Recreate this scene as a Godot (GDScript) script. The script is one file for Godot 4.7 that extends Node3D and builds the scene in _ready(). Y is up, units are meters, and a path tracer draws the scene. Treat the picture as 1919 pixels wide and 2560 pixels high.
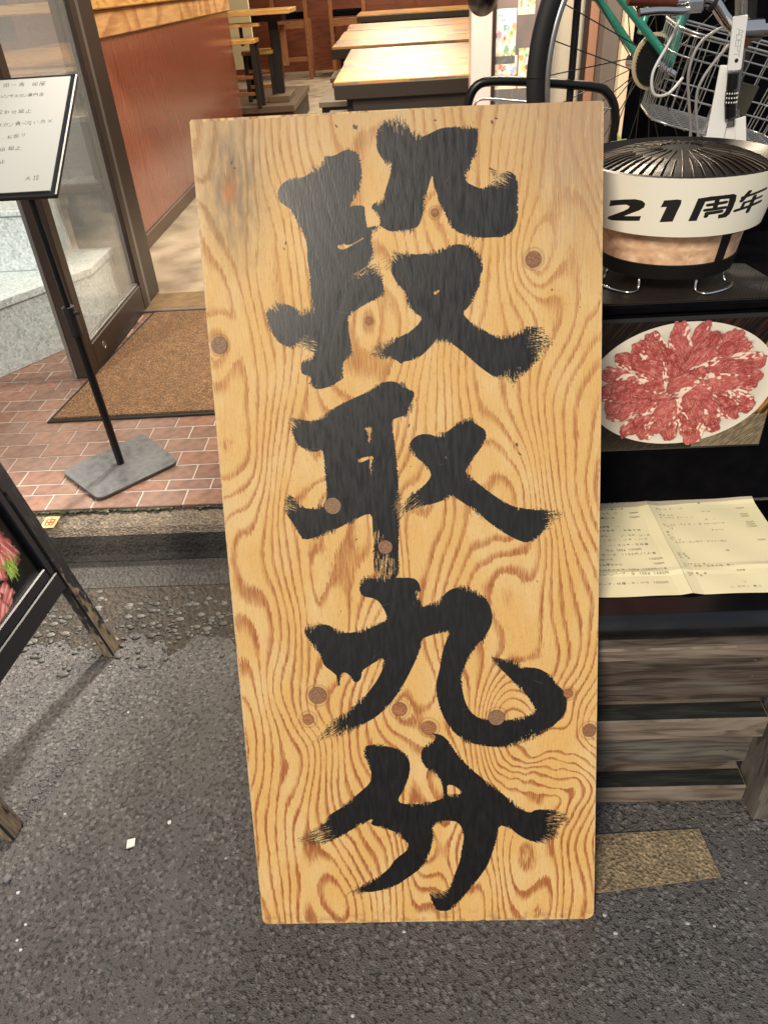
extends Node3D
# ---------- mesh builder ----------
class MB:
	var v := PackedVector3Array()
	var n := PackedVector3Array()
	var t := PackedVector2Array()
	func tri(a: Vector3, b: Vector3, c: Vector3, na: Vector3, nb: Vector3, nc: Vector3, ua := Vector2.ZERO, ub := Vector2.ZERO, uc := Vector2.ZERO) -> void:
		# stored clockwise as seen from the side the normal points to
		if (b - a).cross(c - a).dot(na + nb + nc) > 0.0:
			v.append_array([a, c, b]); n.append_array([na, nc, nb]); t.append_array([ua, uc, ub])
		else:
			v.append_array([a, b, c]); n.append_array([na, nb, nc]); t.append_array([ua, ub, uc])
	func quad(a: Vector3, b: Vector3, c: Vector3, d: Vector3, out: Vector3, ua := Vector2.ZERO, ub := Vector2.ZERO, uc := Vector2.ZERO, ud := Vector2.ZERO) -> void:
		var m := (c - a).cross(d - b)
		if m.length() < 1e-12:
			m = out
		m = m.normalized()
		if m.dot(out) < 0.0:
			m = -m
		tri(a, b, c, m, m, m, ua, ub, uc)
		tri(a, c, d, m, m, m, ua, uc, ud)
	func box(x: Transform3D, s: Vector3, ch := 0.002, o := Vector2.ZERO) -> void:
		var h := s * 0.5
		ch = minf(ch, minf(h.x, minf(h.y, h.z)) * 0.45)
		var L := 0 if s.x >= s.y and s.x >= s.z else (1 if s.y >= s.z else 2)
		for i in 3:
			var j := (i + 1) % 3
			var k := (i + 2) % 3
			for sg: float in [-1.0, 1.0]:
				var p := []
				var u := []
				for q: Vector2 in [Vector2(-1, -1), Vector2(1, -1), Vector2(1, 1), Vector2(-1, 1)]:
					var w := Vector3.ZERO
					w[i] = sg * h[i]; w[j] = q.x * (h[j] - ch); w[k] = q.y * (h[k] - ch)
					p.append(x * w)
					u.append((Vector2(w[j], w[k]) if j == L else (Vector2(w[k], w[j]) if k == L else Vector2(w[j] * 0.15, w[k]))) + o + Vector2(0, i * 0.37 + sg * 0.11))
				var ax := Vector3.ZERO
				ax[i] = sg
				quad(p[0], p[1], p[2], p[3], x.basis * ax, u[0], u[1], u[2], u[3])
			if ch <= 0.0:
				continue
			for si: float in [-1.0, 1.0]:
				for sj: float in [-1.0, 1.0]:
					var e := []
					for sk: float in [-1.0, 1.0]:
						var w1 := Vector3.ZERO
						var w2 := Vector3.ZERO
						w1[i] = si * h[i]; w1[j] = sj * (h[j] - ch); w1[k] = sk * (h[k] - ch)
						w2[i] = si * (h[i] - ch); w2[j] = sj * h[j]; w2[k] = sk * (h[k] - ch)
						e.append(x * w1); e.append(x * w2)
					var d := Vector3.ZERO
					d[i] = si; d[j] = sj
					quad(e[0], e[1], e[3], e[2], x.basis * d, o, o, o + Vector2(s[k], 0), o + Vector2(s[k], 0))
		if ch > 0.0:
			for sx: float in [-1.0, 1.0]:
				for sy: float in [-1.0, 1.0]:
					for sz: float in [-1.0, 1.0]:
						var m := (x.basis * Vector3(sx, sy, sz)).normalized()
						tri(x * Vector3(sx * h.x, sy * (h.y - ch), sz * (h.z - ch)), x * Vector3(sx * (h.x - ch), sy * h.y, sz * (h.z - ch)), x * Vector3(sx * (h.x - ch), sy * (h.y - ch), sz * h.z), m, m, m, o, o, o)
	func tube(p: Array, r: float, k := 8, r2 := -1.0, caps := true) -> void:
		var up := Vector3.UP
		var rings := []
		var len := 0.0
		var last := Vector3.ZERO
		for i in p.size():
			var d: Vector3 = (p[mini(i + 1, p.size() - 1)] - p[maxi(i - 1, 0)]).normalized()
			if i == 0:
				up = d.cross(Vector3.RIGHT if absf(d.x) < 0.8 else Vector3.UP).normalized()
			else:
				up = (up - d * up.dot(d)).normalized()
				len += (p[i] - p[i - 1]).length()
			var w := d.cross(up)
			var rr := r if r2 < 0.0 else lerpf(r, r2, float(i) / (p.size() - 1))
			var ring := []
			for q in k + 1:
				var a := TAU * q / k
				var m := up * cos(a) + w * sin(a)
				ring.append([p[i] + m * rr, m, Vector2(len, a * rr)])
			rings.append(ring)
		for i in p.size() - 1:
			for q in k:
				var a = rings[i][q]
				var b = rings[i][q + 1]
				var c = rings[i + 1][q + 1]
				var d = rings[i + 1][q]
				tri(a[0], b[0], c[0], a[1], b[1], c[1], a[2], b[2], c[2])
				tri(a[0], c[0], d[0], a[1], c[1], d[1], a[2], c[2], d[2])
		if caps:
			for e in [0, p.size() - 1]:
				var m: Vector3 = ((p[0] - p[1]) if e == 0 else (p[e] - p[e - 1])).normalized()
				for q in k:
					tri(p[e], rings[e][q][0], rings[e][q + 1][0], m, m, m)
	func lathe(x: Transform3D, pr: Array, k := 32, a0 := 0.0, a1 := TAU) -> void:
		for i in pr.size() - 1:
			var p: Vector2 = pr[i]
			var q: Vector2 = pr[i + 1]
			var dn := Vector2(q.y - p.y, p.x - q.x).normalized()
			for s in k:
				var b0 := lerpf(a0, a1, float(s) / k)
				var b1 := lerpf(a0, a1, float(s + 1) / k)
				var c0 := Vector3(sin(b0), 0, cos(b0))
				var c1 := Vector3(sin(b1), 0, cos(b1))
				var n0 := x.basis * (c0 * dn.x + Vector3.UP * dn.y)
				var n1 := x.basis * (c1 * dn.x + Vector3.UP * dn.y)
				var A := x * (c0 * p.x + Vector3.UP * p.y)
				var B := x * (c1 * p.x + Vector3.UP * p.y)
				var C := x * (c1 * q.x + Vector3.UP * q.y)
				var D := x * (c0 * q.x + Vector3.UP * q.y)
				var u0 := Vector2(b0 * 0.15, p.y)
				var u1 := Vector2(b1 * 0.15, p.y)
				var u2 := Vector2(b1 * 0.15, q.y + (q.x - p.x))
				var u3 := Vector2(b0 * 0.15, q.y + (q.x - p.x))
				if (B - A).length() > 1e-6:
					tri(A, B, C, n0, n1, n1, u0, u1, u2)
				if (D - C).length() > 1e-6:
					tri(A, C, D, n0, n1, n0, u0, u2, u3)
	func prism(x: Transform3D, poly: PackedVector2Array, d: float, us := Vector2.ONE, uo := Vector2.ZERO) -> void:
		var ix := Geometry2D.triangulate_polygon(poly)
		for sg: float in [1.0, -1.0]:
			var m := x.basis.z.normalized() * sg
			for i in range(0, ix.size(), 3):
				var a := poly[ix[i]]
				var b := poly[ix[i + 1]]
				var c := poly[ix[i + 2]]
				tri(x * Vector3(a.x, a.y, sg * d / 2), x * Vector3(b.x, b.y, sg * d / 2), x * Vector3(c.x, c.y, sg * d / 2), m, m, m, a * us + uo, b * us + uo, c * us + uo)
		var run := 0.0
		var mid := Vector2.ZERO
		for p in poly:
			mid += p / poly.size()
		var ccw := not Geometry2D.is_polygon_clockwise(poly)
		for i in poly.size():
			var a := poly[i]
			var b := poly[(i + 1) % poly.size()]
			var e := (b - a).normalized()
			var o := Vector2(e.y, -e.x) if not ccw else Vector2(-e.y, e.x)
			# is_polygon_clockwise uses y down; outward side checked with a probe
			if Geometry2D.is_point_in_polygon((a + b) / 2 + o * 1e-4, poly):
				o = -o
			var l0 := Vector2(run, d / 2) if us == Vector2.ONE else a * us + uo
			var l1 := Vector2(run + (b - a).length(), d / 2) if us == Vector2.ONE else b * us + uo
			run += (b - a).length()
			var dv := Vector2(0, d) if us == Vector2.ONE else Vector2.ZERO
			quad(x * Vector3(a.x, a.y, d / 2), x * Vector3(b.x, b.y, d / 2), x * Vector3(b.x, b.y, -d / 2), x * Vector3(a.x, a.y, -d / 2), x.basis * Vector3(o.x, o.y, 0), l0, l1, l1 - dv, l0 - dv)
	func mesh() -> ArrayMesh:
		var a := []
		a.resize(Mesh.ARRAY_MAX)
		a[Mesh.ARRAY_VERTEX] = v
		a[Mesh.ARRAY_NORMAL] = n
		a[Mesh.ARRAY_TEX_UV] = t
		var m := ArrayMesh.new()
		m.add_surface_from_arrays(Mesh.PRIMITIVE_TRIANGLES, a)
		return m

# ---------- naming and tagging ----------
var used := {}
func numbered(parent: Node, called: String) -> String:
	var key := "%d/%s" % [parent.get_instance_id(), called]
	var k: int = used.get(key, 0)
	used[key] = k + 1
	return called if k == 0 else "%s_%03d" % [called, k]
func tag(o: Node3D, label: String, category: String, group := "") -> void:
	o.set_meta("label", label); o.set_meta("category", category)
	if group:
		o.set_meta("group", group)
func thing(called: String, at: Vector3, label: String, category: String, group := "", turn := 0.0) -> Node3D:
	var o := Node3D.new()
	o.name = numbered(self, called); add_child(o, true)
	o.position = at; o.rotation.y = turn
	tag(o, label, category, group)
	return o
func part(called: String, m: Variant, mat: Material, parent: Node = null) -> MeshInstance3D:
	var p: Node = parent if parent else self
	var o := MeshInstance3D.new()
	o.name = numbered(p, called)
	o.mesh = m.mesh() if m is MB else m
	o.material_override = mat
	p.add_child(o, true)
	return o
func single(called: String, m: Variant, mat: Material, label: String, category: String, group := "") -> MeshInstance3D:
	var o := part(called, m, mat)
	tag(o, label, category, group)
	return o
func setting(called: String, m: Variant, mat: Material) -> MeshInstance3D:
	var o := part(called, m, mat)
	o.set_meta("kind", "structure")
	return o
func at(p: Vector3, b := Basis.IDENTITY) -> Transform3D:
	return Transform3D(b, p)
func bar(m: MB, a: Vector3, b: Vector3, w: float, h: float, ch := 0.002, side := Vector3.RIGHT, o := Vector2.ZERO) -> void:
	# a squared bar from a to b, w along «side»
	var y := (b - a).normalized()
	var x := (side - y * side.dot(y)).normalized()
	m.box(Transform3D(Basis(x, y, x.cross(y)), (a + b) / 2), Vector3(w, (b - a).length(), h), ch, o)
func slab(a: Vector3, b: Vector3, ch := 0.002, o := Vector2.ZERO) -> MB:
	var m := MB.new()
	m.box(at((a + b) / 2), (b - a).abs(), ch, o)
	return m
func boxes(list: Array, ch := 0.002) -> MB:
	var m := MB.new()
	for e in list:
		m.box(at((e[0] + e[1]) / 2), (e[1] - e[0]).abs(), ch, Vector2(rnd.randf(), rnd.randf()))
	return m
func arc(pts: Array, k := 6) -> Array:
	# a smooth path through the points
	var c := Curve3D.new()
	for i in pts.size():
		var d: Vector3 = (pts[mini(i + 1, pts.size() - 1)] - pts[maxi(i - 1, 0)]) / 6.0
		c.add_point(pts[i], -d, d)
	var r := []
	for i in (pts.size() - 1) * k + 1:
		r.append(c.samplef(float(i) / k))
	return r
func hoop(c: Vector3, x: Vector3, y: Vector3, k := 40) -> Array:
	var r := []
	for i in k + 1:
		r.append(c + x * cos(TAU * i / k) + y * sin(TAU * i / k))
	return r

var rnd := RandomNumberGenerator.new()
func noise(seed: int, freq: float, oct := 3, kind := FastNoiseLite.TYPE_SIMPLEX_SMOOTH) -> FastNoiseLite:
	var f := FastNoiseLite.new()
	f.seed = seed; f.frequency = freq; f.noise_type = kind
	f.fractal_octaves = oct
	f.fractal_type = FastNoiseLite.FRACTAL_FBM if oct > 1 else FastNoiseLite.FRACTAL_NONE
	return f
func tex(im: Image) -> ImageTexture:
	return ImageTexture.create_from_image(im)
func mat(c: Color, rough := 0.6, metal := 0.0, tx: Texture2D = null, sc := Vector3.ONE, bump: Texture2D = null, bs := 0.1, rt: Texture2D = null) -> StandardMaterial3D:
	var m := StandardMaterial3D.new()
	m.albedo_color = c; m.roughness = rough; m.metallic = metal
	m.uv1_scale = sc
	if tx:
		m.albedo_texture = tx
	if rt:
		m.roughness_texture = rt
	if bump:
		m.heightmap_enabled = true
		m.heightmap_texture = bump
		m.heightmap_scale = bs
	return m
func grain(w: int, h: int, seed: int, a: Color, b: Color, rings: float, streak := 0.5, wear := 0.0) -> Array:
	# sawn wood, grain along u: colour picture and height picture
	var n1 := noise(seed, 1.0, 2)
	var n2 := noise(seed + 1, 1.0, 3)
	var im := Image.create(w, h, false, Image.FORMAT_RGB8)
	var hm := Image.create(w, h, false, Image.FORMAT_L8)
	for y in h:
		for x in w:
			var u := float(x) / w
			var q := float(y) / h
			var f := q * rings + n1.get_noise_2d(u * 2.2, q * 3.0) * 2.2
			var k := fposmod(f, 1.0)
			k = smoothstep(0.2, 0.85, k) * (1.0 - smoothstep(0.88, 1.0, k))
			var s := n2.get_noise_2d(u * 8.0, q * 130.0) + 0.4 * n2.get_noise_2d(u * 30.0, q * 330.0)
			var g := clampf(k * 0.65 + s * streak + 0.15, 0.0, 1.0)
			var c := a.lerp(b, g)
			if wear > 0.0:
				c = c.lerp(Color(0.42, 0.40, 0.37), clampf(n1.get_noise_2d(u * 5.0 + 9.0, q * 6.0) * 1.5 * wear, 0.0, 0.7))
			im.set_pixel(x, y, c)
			hm.set_pixel(x, y, Color.from_hsv(0, 0, clampf(0.7 - k * 0.3 + s * 0.5, 0.0, 1.0)))
	return [tex(im), tex(hm)]
func speck(w: int, seed: int, cols: Array, freq: float, oct := 3, cell := 0.0, cellw := 0.0) -> Array:
	# a mottled mineral surface that tiles; a few colours from dark to light
	var f := noise(seed, freq, oct)
	var big := noise(seed + 7, freq * 0.12, 2)
	var a := f.get_seamless_image(w, w)
	var b := big.get_seamless_image(w, w)
	var c: Image = null
	if cell > 0.0:
		var fc := noise(seed + 3, cell, 1, FastNoiseLite.TYPE_CELLULAR)
		fc.cellular_return_type = FastNoiseLite.RETURN_CELL_VALUE
		c = fc.get_seamless_image(w, w)
	var im := Image.create(w, w, false, Image.FORMAT_RGB8)
	var hm := Image.create(w, w, false, Image.FORMAT_L8)
	for y in w:
		for x in w:
			var k := a.get_pixel(x, y).r * 0.75 + b.get_pixel(x, y).r * 0.25
			if c:
				k = lerpf(k, c.get_pixel(x, y).r, cellw)
			var q := clampf((k - 0.15) / 0.7, 0.0, 0.999) * (cols.size() - 1)
			var i := int(q)
			im.set_pixel(x, y, (cols[i] as Color).lerp(cols[i + 1], q - i))
			hm.set_pixel(x, y, Color(k, k, k))
	return [tex(im), tex(hm)]

func asphalt_pictures(w: int) -> Array:
	var f1 := noise(201, 0.085, 1, FastNoiseLite.TYPE_CELLULAR)
	f1.cellular_return_type = FastNoiseLite.RETURN_DISTANCE
	f1.cellular_jitter = 1.0
	var f2 := noise(201, 0.085, 1, FastNoiseLite.TYPE_CELLULAR)
	f2.cellular_return_type = FastNoiseLite.RETURN_CELL_VALUE
	f2.cellular_jitter = 1.0
	var d1 := f1.get_seamless_image(w, w)
	var v1 := f2.get_seamless_image(w, w)
	var fine := noise(203, 0.24, 3).get_seamless_image(w, w)
	var pit := noise(204, 0.055, 3).get_seamless_image(w, w)
	var big := noise(205, 0.006, 2).get_seamless_image(w, w)
	var im := Image.create(w, w, false, Image.FORMAT_RGB8)
	var hm := Image.create(w, w, false, Image.FORMAT_L8)
	for y in w:
		for x in w:
			var d := d1.get_pixel(x, y).r
			var v := v1.get_pixel(x, y).r
			var f := fine.get_pixel(x, y).r
			var p := smoothstep(0.60, 0.74, pit.get_pixel(x, y).r)
			var g := big.get_pixel(x, y).r
			var stone := (1.0 - smoothstep(0.25, 0.62, d)) * smoothstep(0.45, 0.9, v)
			var k := 0.315 + (f - 0.5) * 0.17 + stone * (v - 0.3) * 0.17 - p * 0.10 + (g - 0.5) * 0.05
			im.set_pixel(x, y, Color(k * 1.03, k * 0.985, k * 0.965))
			var h := clampf(0.45 + stone * 0.32 + (f - 0.5) * 0.55 - p * 0.5, 0.0, 1.0)
			hm.set_pixel(x, y, Color(h, h, h))
	return [tex(im), tex(hm)]

# ---------- lettering ----------
const GLYPHS := {
	"ラ": "21 81/14 84 86 59", "ム": "51 18 88/64 98", "ロ": "12 18 88 82 12", "ー": "15 95", "ス": "12 82 55 18/56 98", "チ": "72 24/15 95/53 55 38", "ャ": "35 85 66/44 68", "ッ": "34 46/54 66/83 76 49",
	"プ": "12 82 76 39/91 92", "ハ": "32 18/62 98", "ン": "12 33/19 59 93", "バ": "32 18/62 98/81 82/91 92", "グ": "41 15/32 82 75 38/91 92", "カ": "13 93 88 68/50 38 19", "ル": "32 35 18/52 58 95", "ビ": "21 28 98/24 84/81 82", "ジ": "12 33/14 35/18 58 93/80 81",
	"ギ": "22 83/14 95/41 69/80 81", "専": "11 91/50 57/22 82 86 26 22/24 84/07 97/67 69/28 39", "門": "11 19/11 41 44 14/51 91 99 89/51 54 94", "店": "50 51/12 92/22 19/54 84/53 56/46 86 89 49 46", "田": "12 92 99 19 12/52 59/15 95", "一": "15 95",
	"徹": "31 13/34 15/25 29/40 60/50 42 64/43 48/63 68/43 63 66 43/81 74/77 99/93 79", "兜": "31 13 16 36/71 93 96 76/43 63 66 46 43/46 39 18/66 69 99", "屋": "11 91 94 14/11 14 09/35 95/55 37 87/66 69/47 87/39 99", "合": "50 04/50 94/35 65/27 77 79 29 27",
	"わ": "30 39/13 43 19/47 74 95 79", "せ": "15 95/72 77/32 38 89", "禁": "02 42/21 15/22 35/52 92/71 55/72 95/26 76/07 97/57 59/37 18/67 98", "止": "51 59/54 94/25 29/09 99", "食": "50 04/50 94/33 73 77 37 33/35 75/29 60 99", "べ": "16 34 98/70 71/82 83",
	"な": "12 52/41 17/62 83/64 68 48 49 79 89", "い": "13 18 37/72 96", "方": "50 52/13 93/43 38 09/45 85 89 69", "×": "11 99/91 19", "お": "13 53/31 38 17 55 86 78 58/72 93", "断": "21 28/03 33/13 05/31 22/08 48/51 48/81 53 49/55 95/75 79", "り": "31 36/71 77 49", "、": "35 57",
	"出": "50 59/13 15 85 83/16 19 89 86", "大": "14 94/50 55 09/55 99", "将": "20 29/11 24/07 27/60 42/51 91 54/66 96/76 79 69/57 68", "羊": "31 42/71 62/13 93/25 85/07 97/53 59", "熟": "11 41/20 21/13 43 33 13/25 35/51 91 88 98/61 58/09 18/29 39/69 79", "成": "13 93/23 28 09/25 45 48/51 66 98 96/81 59",
	"上": "50 58/54 84/08 98", "生": "21 14/23 83/26 76/08 98/50 58", "肩": "11 91/22 82 84 24 22/24 09/45 49/45 85 89/47 87/46 86", "円": "11 19/11 91 99/15 95/51 55", "北": "31 39/14 34/08 37/61 68 98 96/64 93", "海": "11 22/04 15/09 26/41 32/42 92/44 84 88 49 44/36 96/64 68", "道": "21 32/04 24 27 09 99/31 81/53 43 73 77 43/45 75/47 77",
	"味": "12 32 37 17 12/43 83/46 96/61 69/66 49/66 99", "付": "31 14/23 29/43 93/71 79 59/55 66", "塩": "12 42/21 28/08 48/51 53/52 92/54 84 86 56 54/48 98/58 58", "の": "52 38 16 33 63 95 68", "う": "31 61/24 64 86 59", "し": "21 28 58 85", "に": "12 18/43 83/47 88", "ん": "51 18 44 66 98", "く": "71 25 79", "が": "13 53 58/31 18/73 95/71 72",
	"ツ": "12 24/42 54/82 75 38", "で": "12 82 45 58 79/75 76", "す": "12 92/51 56 36 56 38", "酒": "12 23/04 15/19 26/31 91/42 82 89 49 42/62 55/62 75/47 87", "本": "13 93/51 59/53 17/53 97/37 67", "日": "21 29 89 81 21/25 85", "割": "31 32/12 52/24 44/26 46/35 28/18 48/71 77/91 99 79", "焼": "02 14/22 15/41 08/43 93/52 46/72 66/47 97/57 39/67 69 99", "料": "11 19/04 34/07 28/51 63/54 66/47 97/81 89", "理": "12 42/15 45/08 48/21 28/51 91 95 55 51/71 79/57 97/49 99",
	"0": "31 61 84 86 69 39 16 14 31", "1": "32 51 59", "2": "13 31 61 83 19 89", "3": "12 51 82 54 86 59 18", "4": "61 16 96/61 69", "5": "81 21 14 64 87 59 18", "6": "71 35 18 59 87 64 25", "7": "11 91 49", "8": "51 22 54 87 59 18 54 82 51", "9": "84 54 22 51 82 79 49", "/": "81 19", "g": "83 43 26 48 76 83 79 39", "・": "45 55",
	"A": "09 40 50 99/26 76", "D": "11 19 59 87 83 51 11", "E": "91 11 19 99/15 75", "P": "19 11 71 93 75 15", "T": "11 91/51 59", "小": "51 59 39/24 17/73 97", "中": "12 92 96 16 12/50 59", "人": "50 46 09/54 99", "前": "31 42/71 62/03 93/14 44 49/14 19/16 46/64 67/84 89 69",
}
func pen(im: Image, a: Vector2, b: Vector2, r: float, c: Color) -> void:
	var lo := Vector2i((a.min(b) - Vector2.ONE * (r + 1.0)).floor()).clamp(Vector2i.ZERO, im.get_size() - Vector2i.ONE)
	var hi := Vector2i((a.max(b) + Vector2.ONE * (r + 1.0)).ceil()).clamp(Vector2i.ZERO, im.get_size() - Vector2i.ONE)
	for y in range(lo.y, hi.y + 1):
		for x in range(lo.x, hi.x + 1):
			var p := Vector2(x + 0.5, y + 0.5)
			var d := p.distance_to(Geometry2D.get_closest_point_to_segment(p, a, b))
			var k := clampf(r + 0.5 - d, 0.0, 1.0) * c.a
			if k > 0.0:
				im.set_pixel(x, y, im.get_pixel(x, y).lerp(Color(c.r, c.g, c.b), k))
func write(im: Image, s: String, o: Vector2, size: float, adv: float, r: float, c: Color, turn := 0.0) -> void:
	var x := 0.0
	for ch in s:
		if GLYPHS.has(ch):
			var half := 0.6 if "0123456789/g".contains(ch) else 1.0
			for stroke in (GLYPHS[ch] as String).split("/"):
				var last := Vector2.INF
				for d in stroke.split(" "):
					if d.length() < 2:
						continue
					var p := (Vector2(x, 0) + Vector2(int(d[0]) * half, int(d[1])) * size / 9.0).rotated(turn) + o
					if last != Vector2.INF:
						pen(im, last, p, r, c)
					last = p
			x += adv * half
		else:
			x += adv * 0.7

# ---------- the lettered board ----------
const BW := 908
const BH := 2043
var ink := PackedByteArray()
const PLUGS := [[15, 1041, 12.3, 0], [502, 1145, 11.1, 1], [356, 1219, 5.0, 2], [250, 1067, 4.0, 2], [177, 779, 13.5, 0], [259, 707, 11.5, 1], [131, 450, 14.5, 1], [270, 420, 12.0, 2], [112, 406, 8.8, 2], [319, 384, 11.8, 2], [435, 399, 13.6, 0], [593, 371, 11.0, 1], [556, 440, 7.5, 2]]
func _blot(value: int, flat: PackedInt32Array) -> void:
	var p: Array[Vector2] = []
	for i in range(0, flat.size(), 2):
		p.append(Vector2(flat[i] * 1.5, (1362 - flat[i + 1]) * 1.5))
	var q: Array[Vector2] = []
	for i in p.size():
		var a := p[i]
		var b := p[(i + 1) % p.size()]
		q.append(a.lerp(b, 0.22)); q.append(a.lerp(b, 0.78))
	var lo := BH
	var hi := 0
	for a in q:
		lo = mini(lo, int(a.y)); hi = maxi(hi, int(a.y) + 1)
	for y in range(maxi(lo, 0), mini(hi, BH - 1) + 1):
		var xs := []
		var fy := y + 0.5
		for i in q.size():
			var a := q[i]
			var b := q[(i + 1) % q.size()]
			if (a.y <= fy) != (b.y <= fy):
				xs.append(a.x + (fy - a.y) / (b.y - a.y) * (b.x - a.x))
		xs.sort()
		for i in range(0, xs.size() - 1, 2):
			for x in range(clampi(int(round(xs[i])), 0, BW), clampi(int(round(xs[i + 1])), 0, BW)):
				ink[y * BW + x] = value
func strokes() -> void:
	ink.resize(BW * BH)
	_blot(1, PackedInt32Array([197,1305,212,1306,222,1311,231,1313,240,1310,247,1303,249,1293,250,1282,249,1270,245,1259,239,1250,234,1243,229,1233,235,1235,252,1234,252,1224,253,1211,255,1202,267,1205,272,1202,262,1196,259,1184,262,1167,261,1158,256,1153,270,1151,272,1144,273,1128,275,1117,276,1105,263,1099,247,1092,235,1086,218,1075,218,1066,218,1052,220,1039,221,1027,222,1016,214,1012,207,1007,205,994,206,984,202,979,194,975,189,971,177,968,167,966,157,969,152,977,155,982,153,988,141,991,140,1000,142,1009,151,1012,160,1016,163,1021,158,1026,144,1030,143,1036,147,1041,142,1039,133,1035,125,1033,116,1036,107,1042,101,1052,96,1063,94,1074,91,1085,98,1093,112,1104,114,1099,127,1097,137,1091,148,1084,156,1088,161,1090,163,1109,163,1129,163,1146,161,1163,162,1176,161,1190,157,1201,151,1212,147,1225,142,1233,137,1237,132,1241,124,1247,123,1255,125,1264,131,1271,140,1276,150,1278,161,1278,169,1281,176,1285,178,1290,183,1290,192,1296,196,1301]))
	_blot(0, PackedInt32Array([208,1180,215,1180,217,1182,222,1179,229,1180,242,1186,251,1190,245,1185,232,1180,221,1174,214,1173,209,1175]))
	_blot(0, PackedInt32Array([224,1134,235,1139,247,1144,257,1152,275,1158,277,1155,257,1148,245,1142,234,1137]))
	_blot(0, PackedInt32Array([233,1131,239,1135,251,1140,258,1145,255,1141,245,1136,238,1131]))
	_blot(1, PackedInt32Array([289,1347,297,1350,310,1348,320,1344,323,1336,328,1328,339,1325,349,1327,366,1334,381,1336,401,1334,418,1333,423,1329,422,1316,421,1305,417,1293,412,1287,411,1277,403,1272,402,1266,404,1259,415,1253,427,1248,436,1252,443,1255,452,1257,452,1270,458,1272,468,1271,477,1264,480,1255,480,1243,479,1232,480,1218,479,1203,476,1193,467,1183,453,1179,435,1179,417,1180,401,1185,388,1190,379,1199,373,1213,368,1226,362,1234,361,1245,356,1255,355,1272,351,1265,347,1252,341,1239,340,1224,336,1212,333,1203,325,1197,307,1195,289,1195,278,1201,273,1205,274,1215,273,1218,265,1227,262,1231,265,1236,273,1239,280,1239,284,1254,290,1268,294,1282,295,1289,286,1292,279,1301,274,1311,274,1324,275,1335,282,1343]))
	_blot(1, PackedInt32Array([437,1278,445,1275,446,1270,443,1264,449,1257,440,1256,443,1263,440,1267,442,1272]))
	_blot(1, PackedInt32Array([291,1168,302,1165,311,1160,333,1161,351,1161,369,1166,386,1173,402,1170,415,1162,423,1151,427,1140,426,1132,422,1125,421,1112,416,1100,411,1092,404,1081,394,1071,403,1060,414,1050,429,1043,440,1035,451,1032,467,1034,482,1040,492,1047,504,1044,514,1045,514,1037,523,1025,525,1016,515,1008,504,995,495,983,480,973,470,962,457,972,442,972,428,982,413,994,398,1009,384,1021,373,1029,364,1033,352,1032,339,1019,327,1009,314,1004,301,1003,297,999,288,1007,275,1009,262,1014,252,1018,265,1028,280,1033,295,1040,310,1046,324,1056,333,1067,322,1075,313,1084,310,1093,308,1107,296,1119,290,1131,286,1142,288,1156]))
	_blot(0, PackedInt32Array([350,1104,357,1107,360,1107,358,1103,353,1100]))
	_blot(1, PackedInt32Array([116,927,130,922,147,917,165,919,183,933,207,945,231,954,248,961,263,972,281,974,295,969,306,960,316,956,314,946,308,936,303,919,293,918,278,913,280,891,284,850,285,808,284,775,282,730,280,696,279,652,248,653,238,663,240,700,240,731,240,763,227,762,205,751,180,740,159,730,125,723,118,736,109,755,97,774,99,795,108,800,115,794,119,785,135,775,153,776,165,783,169,798,168,825,168,855,166,872,154,867,141,871,127,880,121,895,117,910]))
	_blot(0, PackedInt32Array([234,902,243,904,248,901,245,897,243,881,240,878,241,896]))
	_blot(0, PackedInt32Array([221,852,231,856,246,857,247,853,237,852,228,848,222,848]))
	_blot(0, PackedInt32Array([242,857,245,857,242,834,240,828,240,846]))
	_blot(1, PackedInt32Array([304,872,310,882,320,888,335,889,348,884,364,890,379,901,388,908,402,910,411,901,425,892,427,880,421,867,410,853,398,836,391,825,409,809,435,787,458,771,478,763,508,759,543,756,540,747,528,738,516,723,501,709,487,705,469,713,448,726,428,742,408,761,390,774,367,791,358,781,340,776,316,771,304,767,286,760,299,790,317,799,332,812,339,825,328,842,316,851,308,861]))
	_blot(0, PackedInt32Array([359,851,364,852,363,849]))
	_blot(1, PackedInt32Array([213,641,220,656,235,657,273,654,302,653,312,645,315,628,304,627,313,612,315,602,330,605,345,610,352,622,364,631,378,634,393,633,405,623,416,619,426,605,432,586,430,568,421,549,415,538,406,535,396,518,384,496,377,477,378,454,382,431,391,411,406,398,424,395,461,394,485,399,503,408,500,415,488,438,470,458,450,481,432,501,429,512,447,505,471,498,480,490,507,487,524,476,536,459,551,442,555,426,552,403,536,384,515,368,485,355,451,343,414,346,384,355,363,372,348,396,339,420,334,446,335,469,342,494,346,520,354,542,362,559,344,556,326,551,313,546,310,528,297,499,284,474,271,451,251,426,229,406,207,394,178,381,143,369,111,356,135,383,161,405,183,418,203,437,219,453,235,475,245,494,249,515,234,508,209,492,208,479,201,471,194,473,190,483,178,492,172,484,171,466,167,466,167,481,163,489,145,504,143,517,135,533,127,545,117,560,118,575,135,578,156,577,170,567,188,560,215,564,240,574,257,582,254,596,245,613,236,620,221,623,214,628]))
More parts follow.
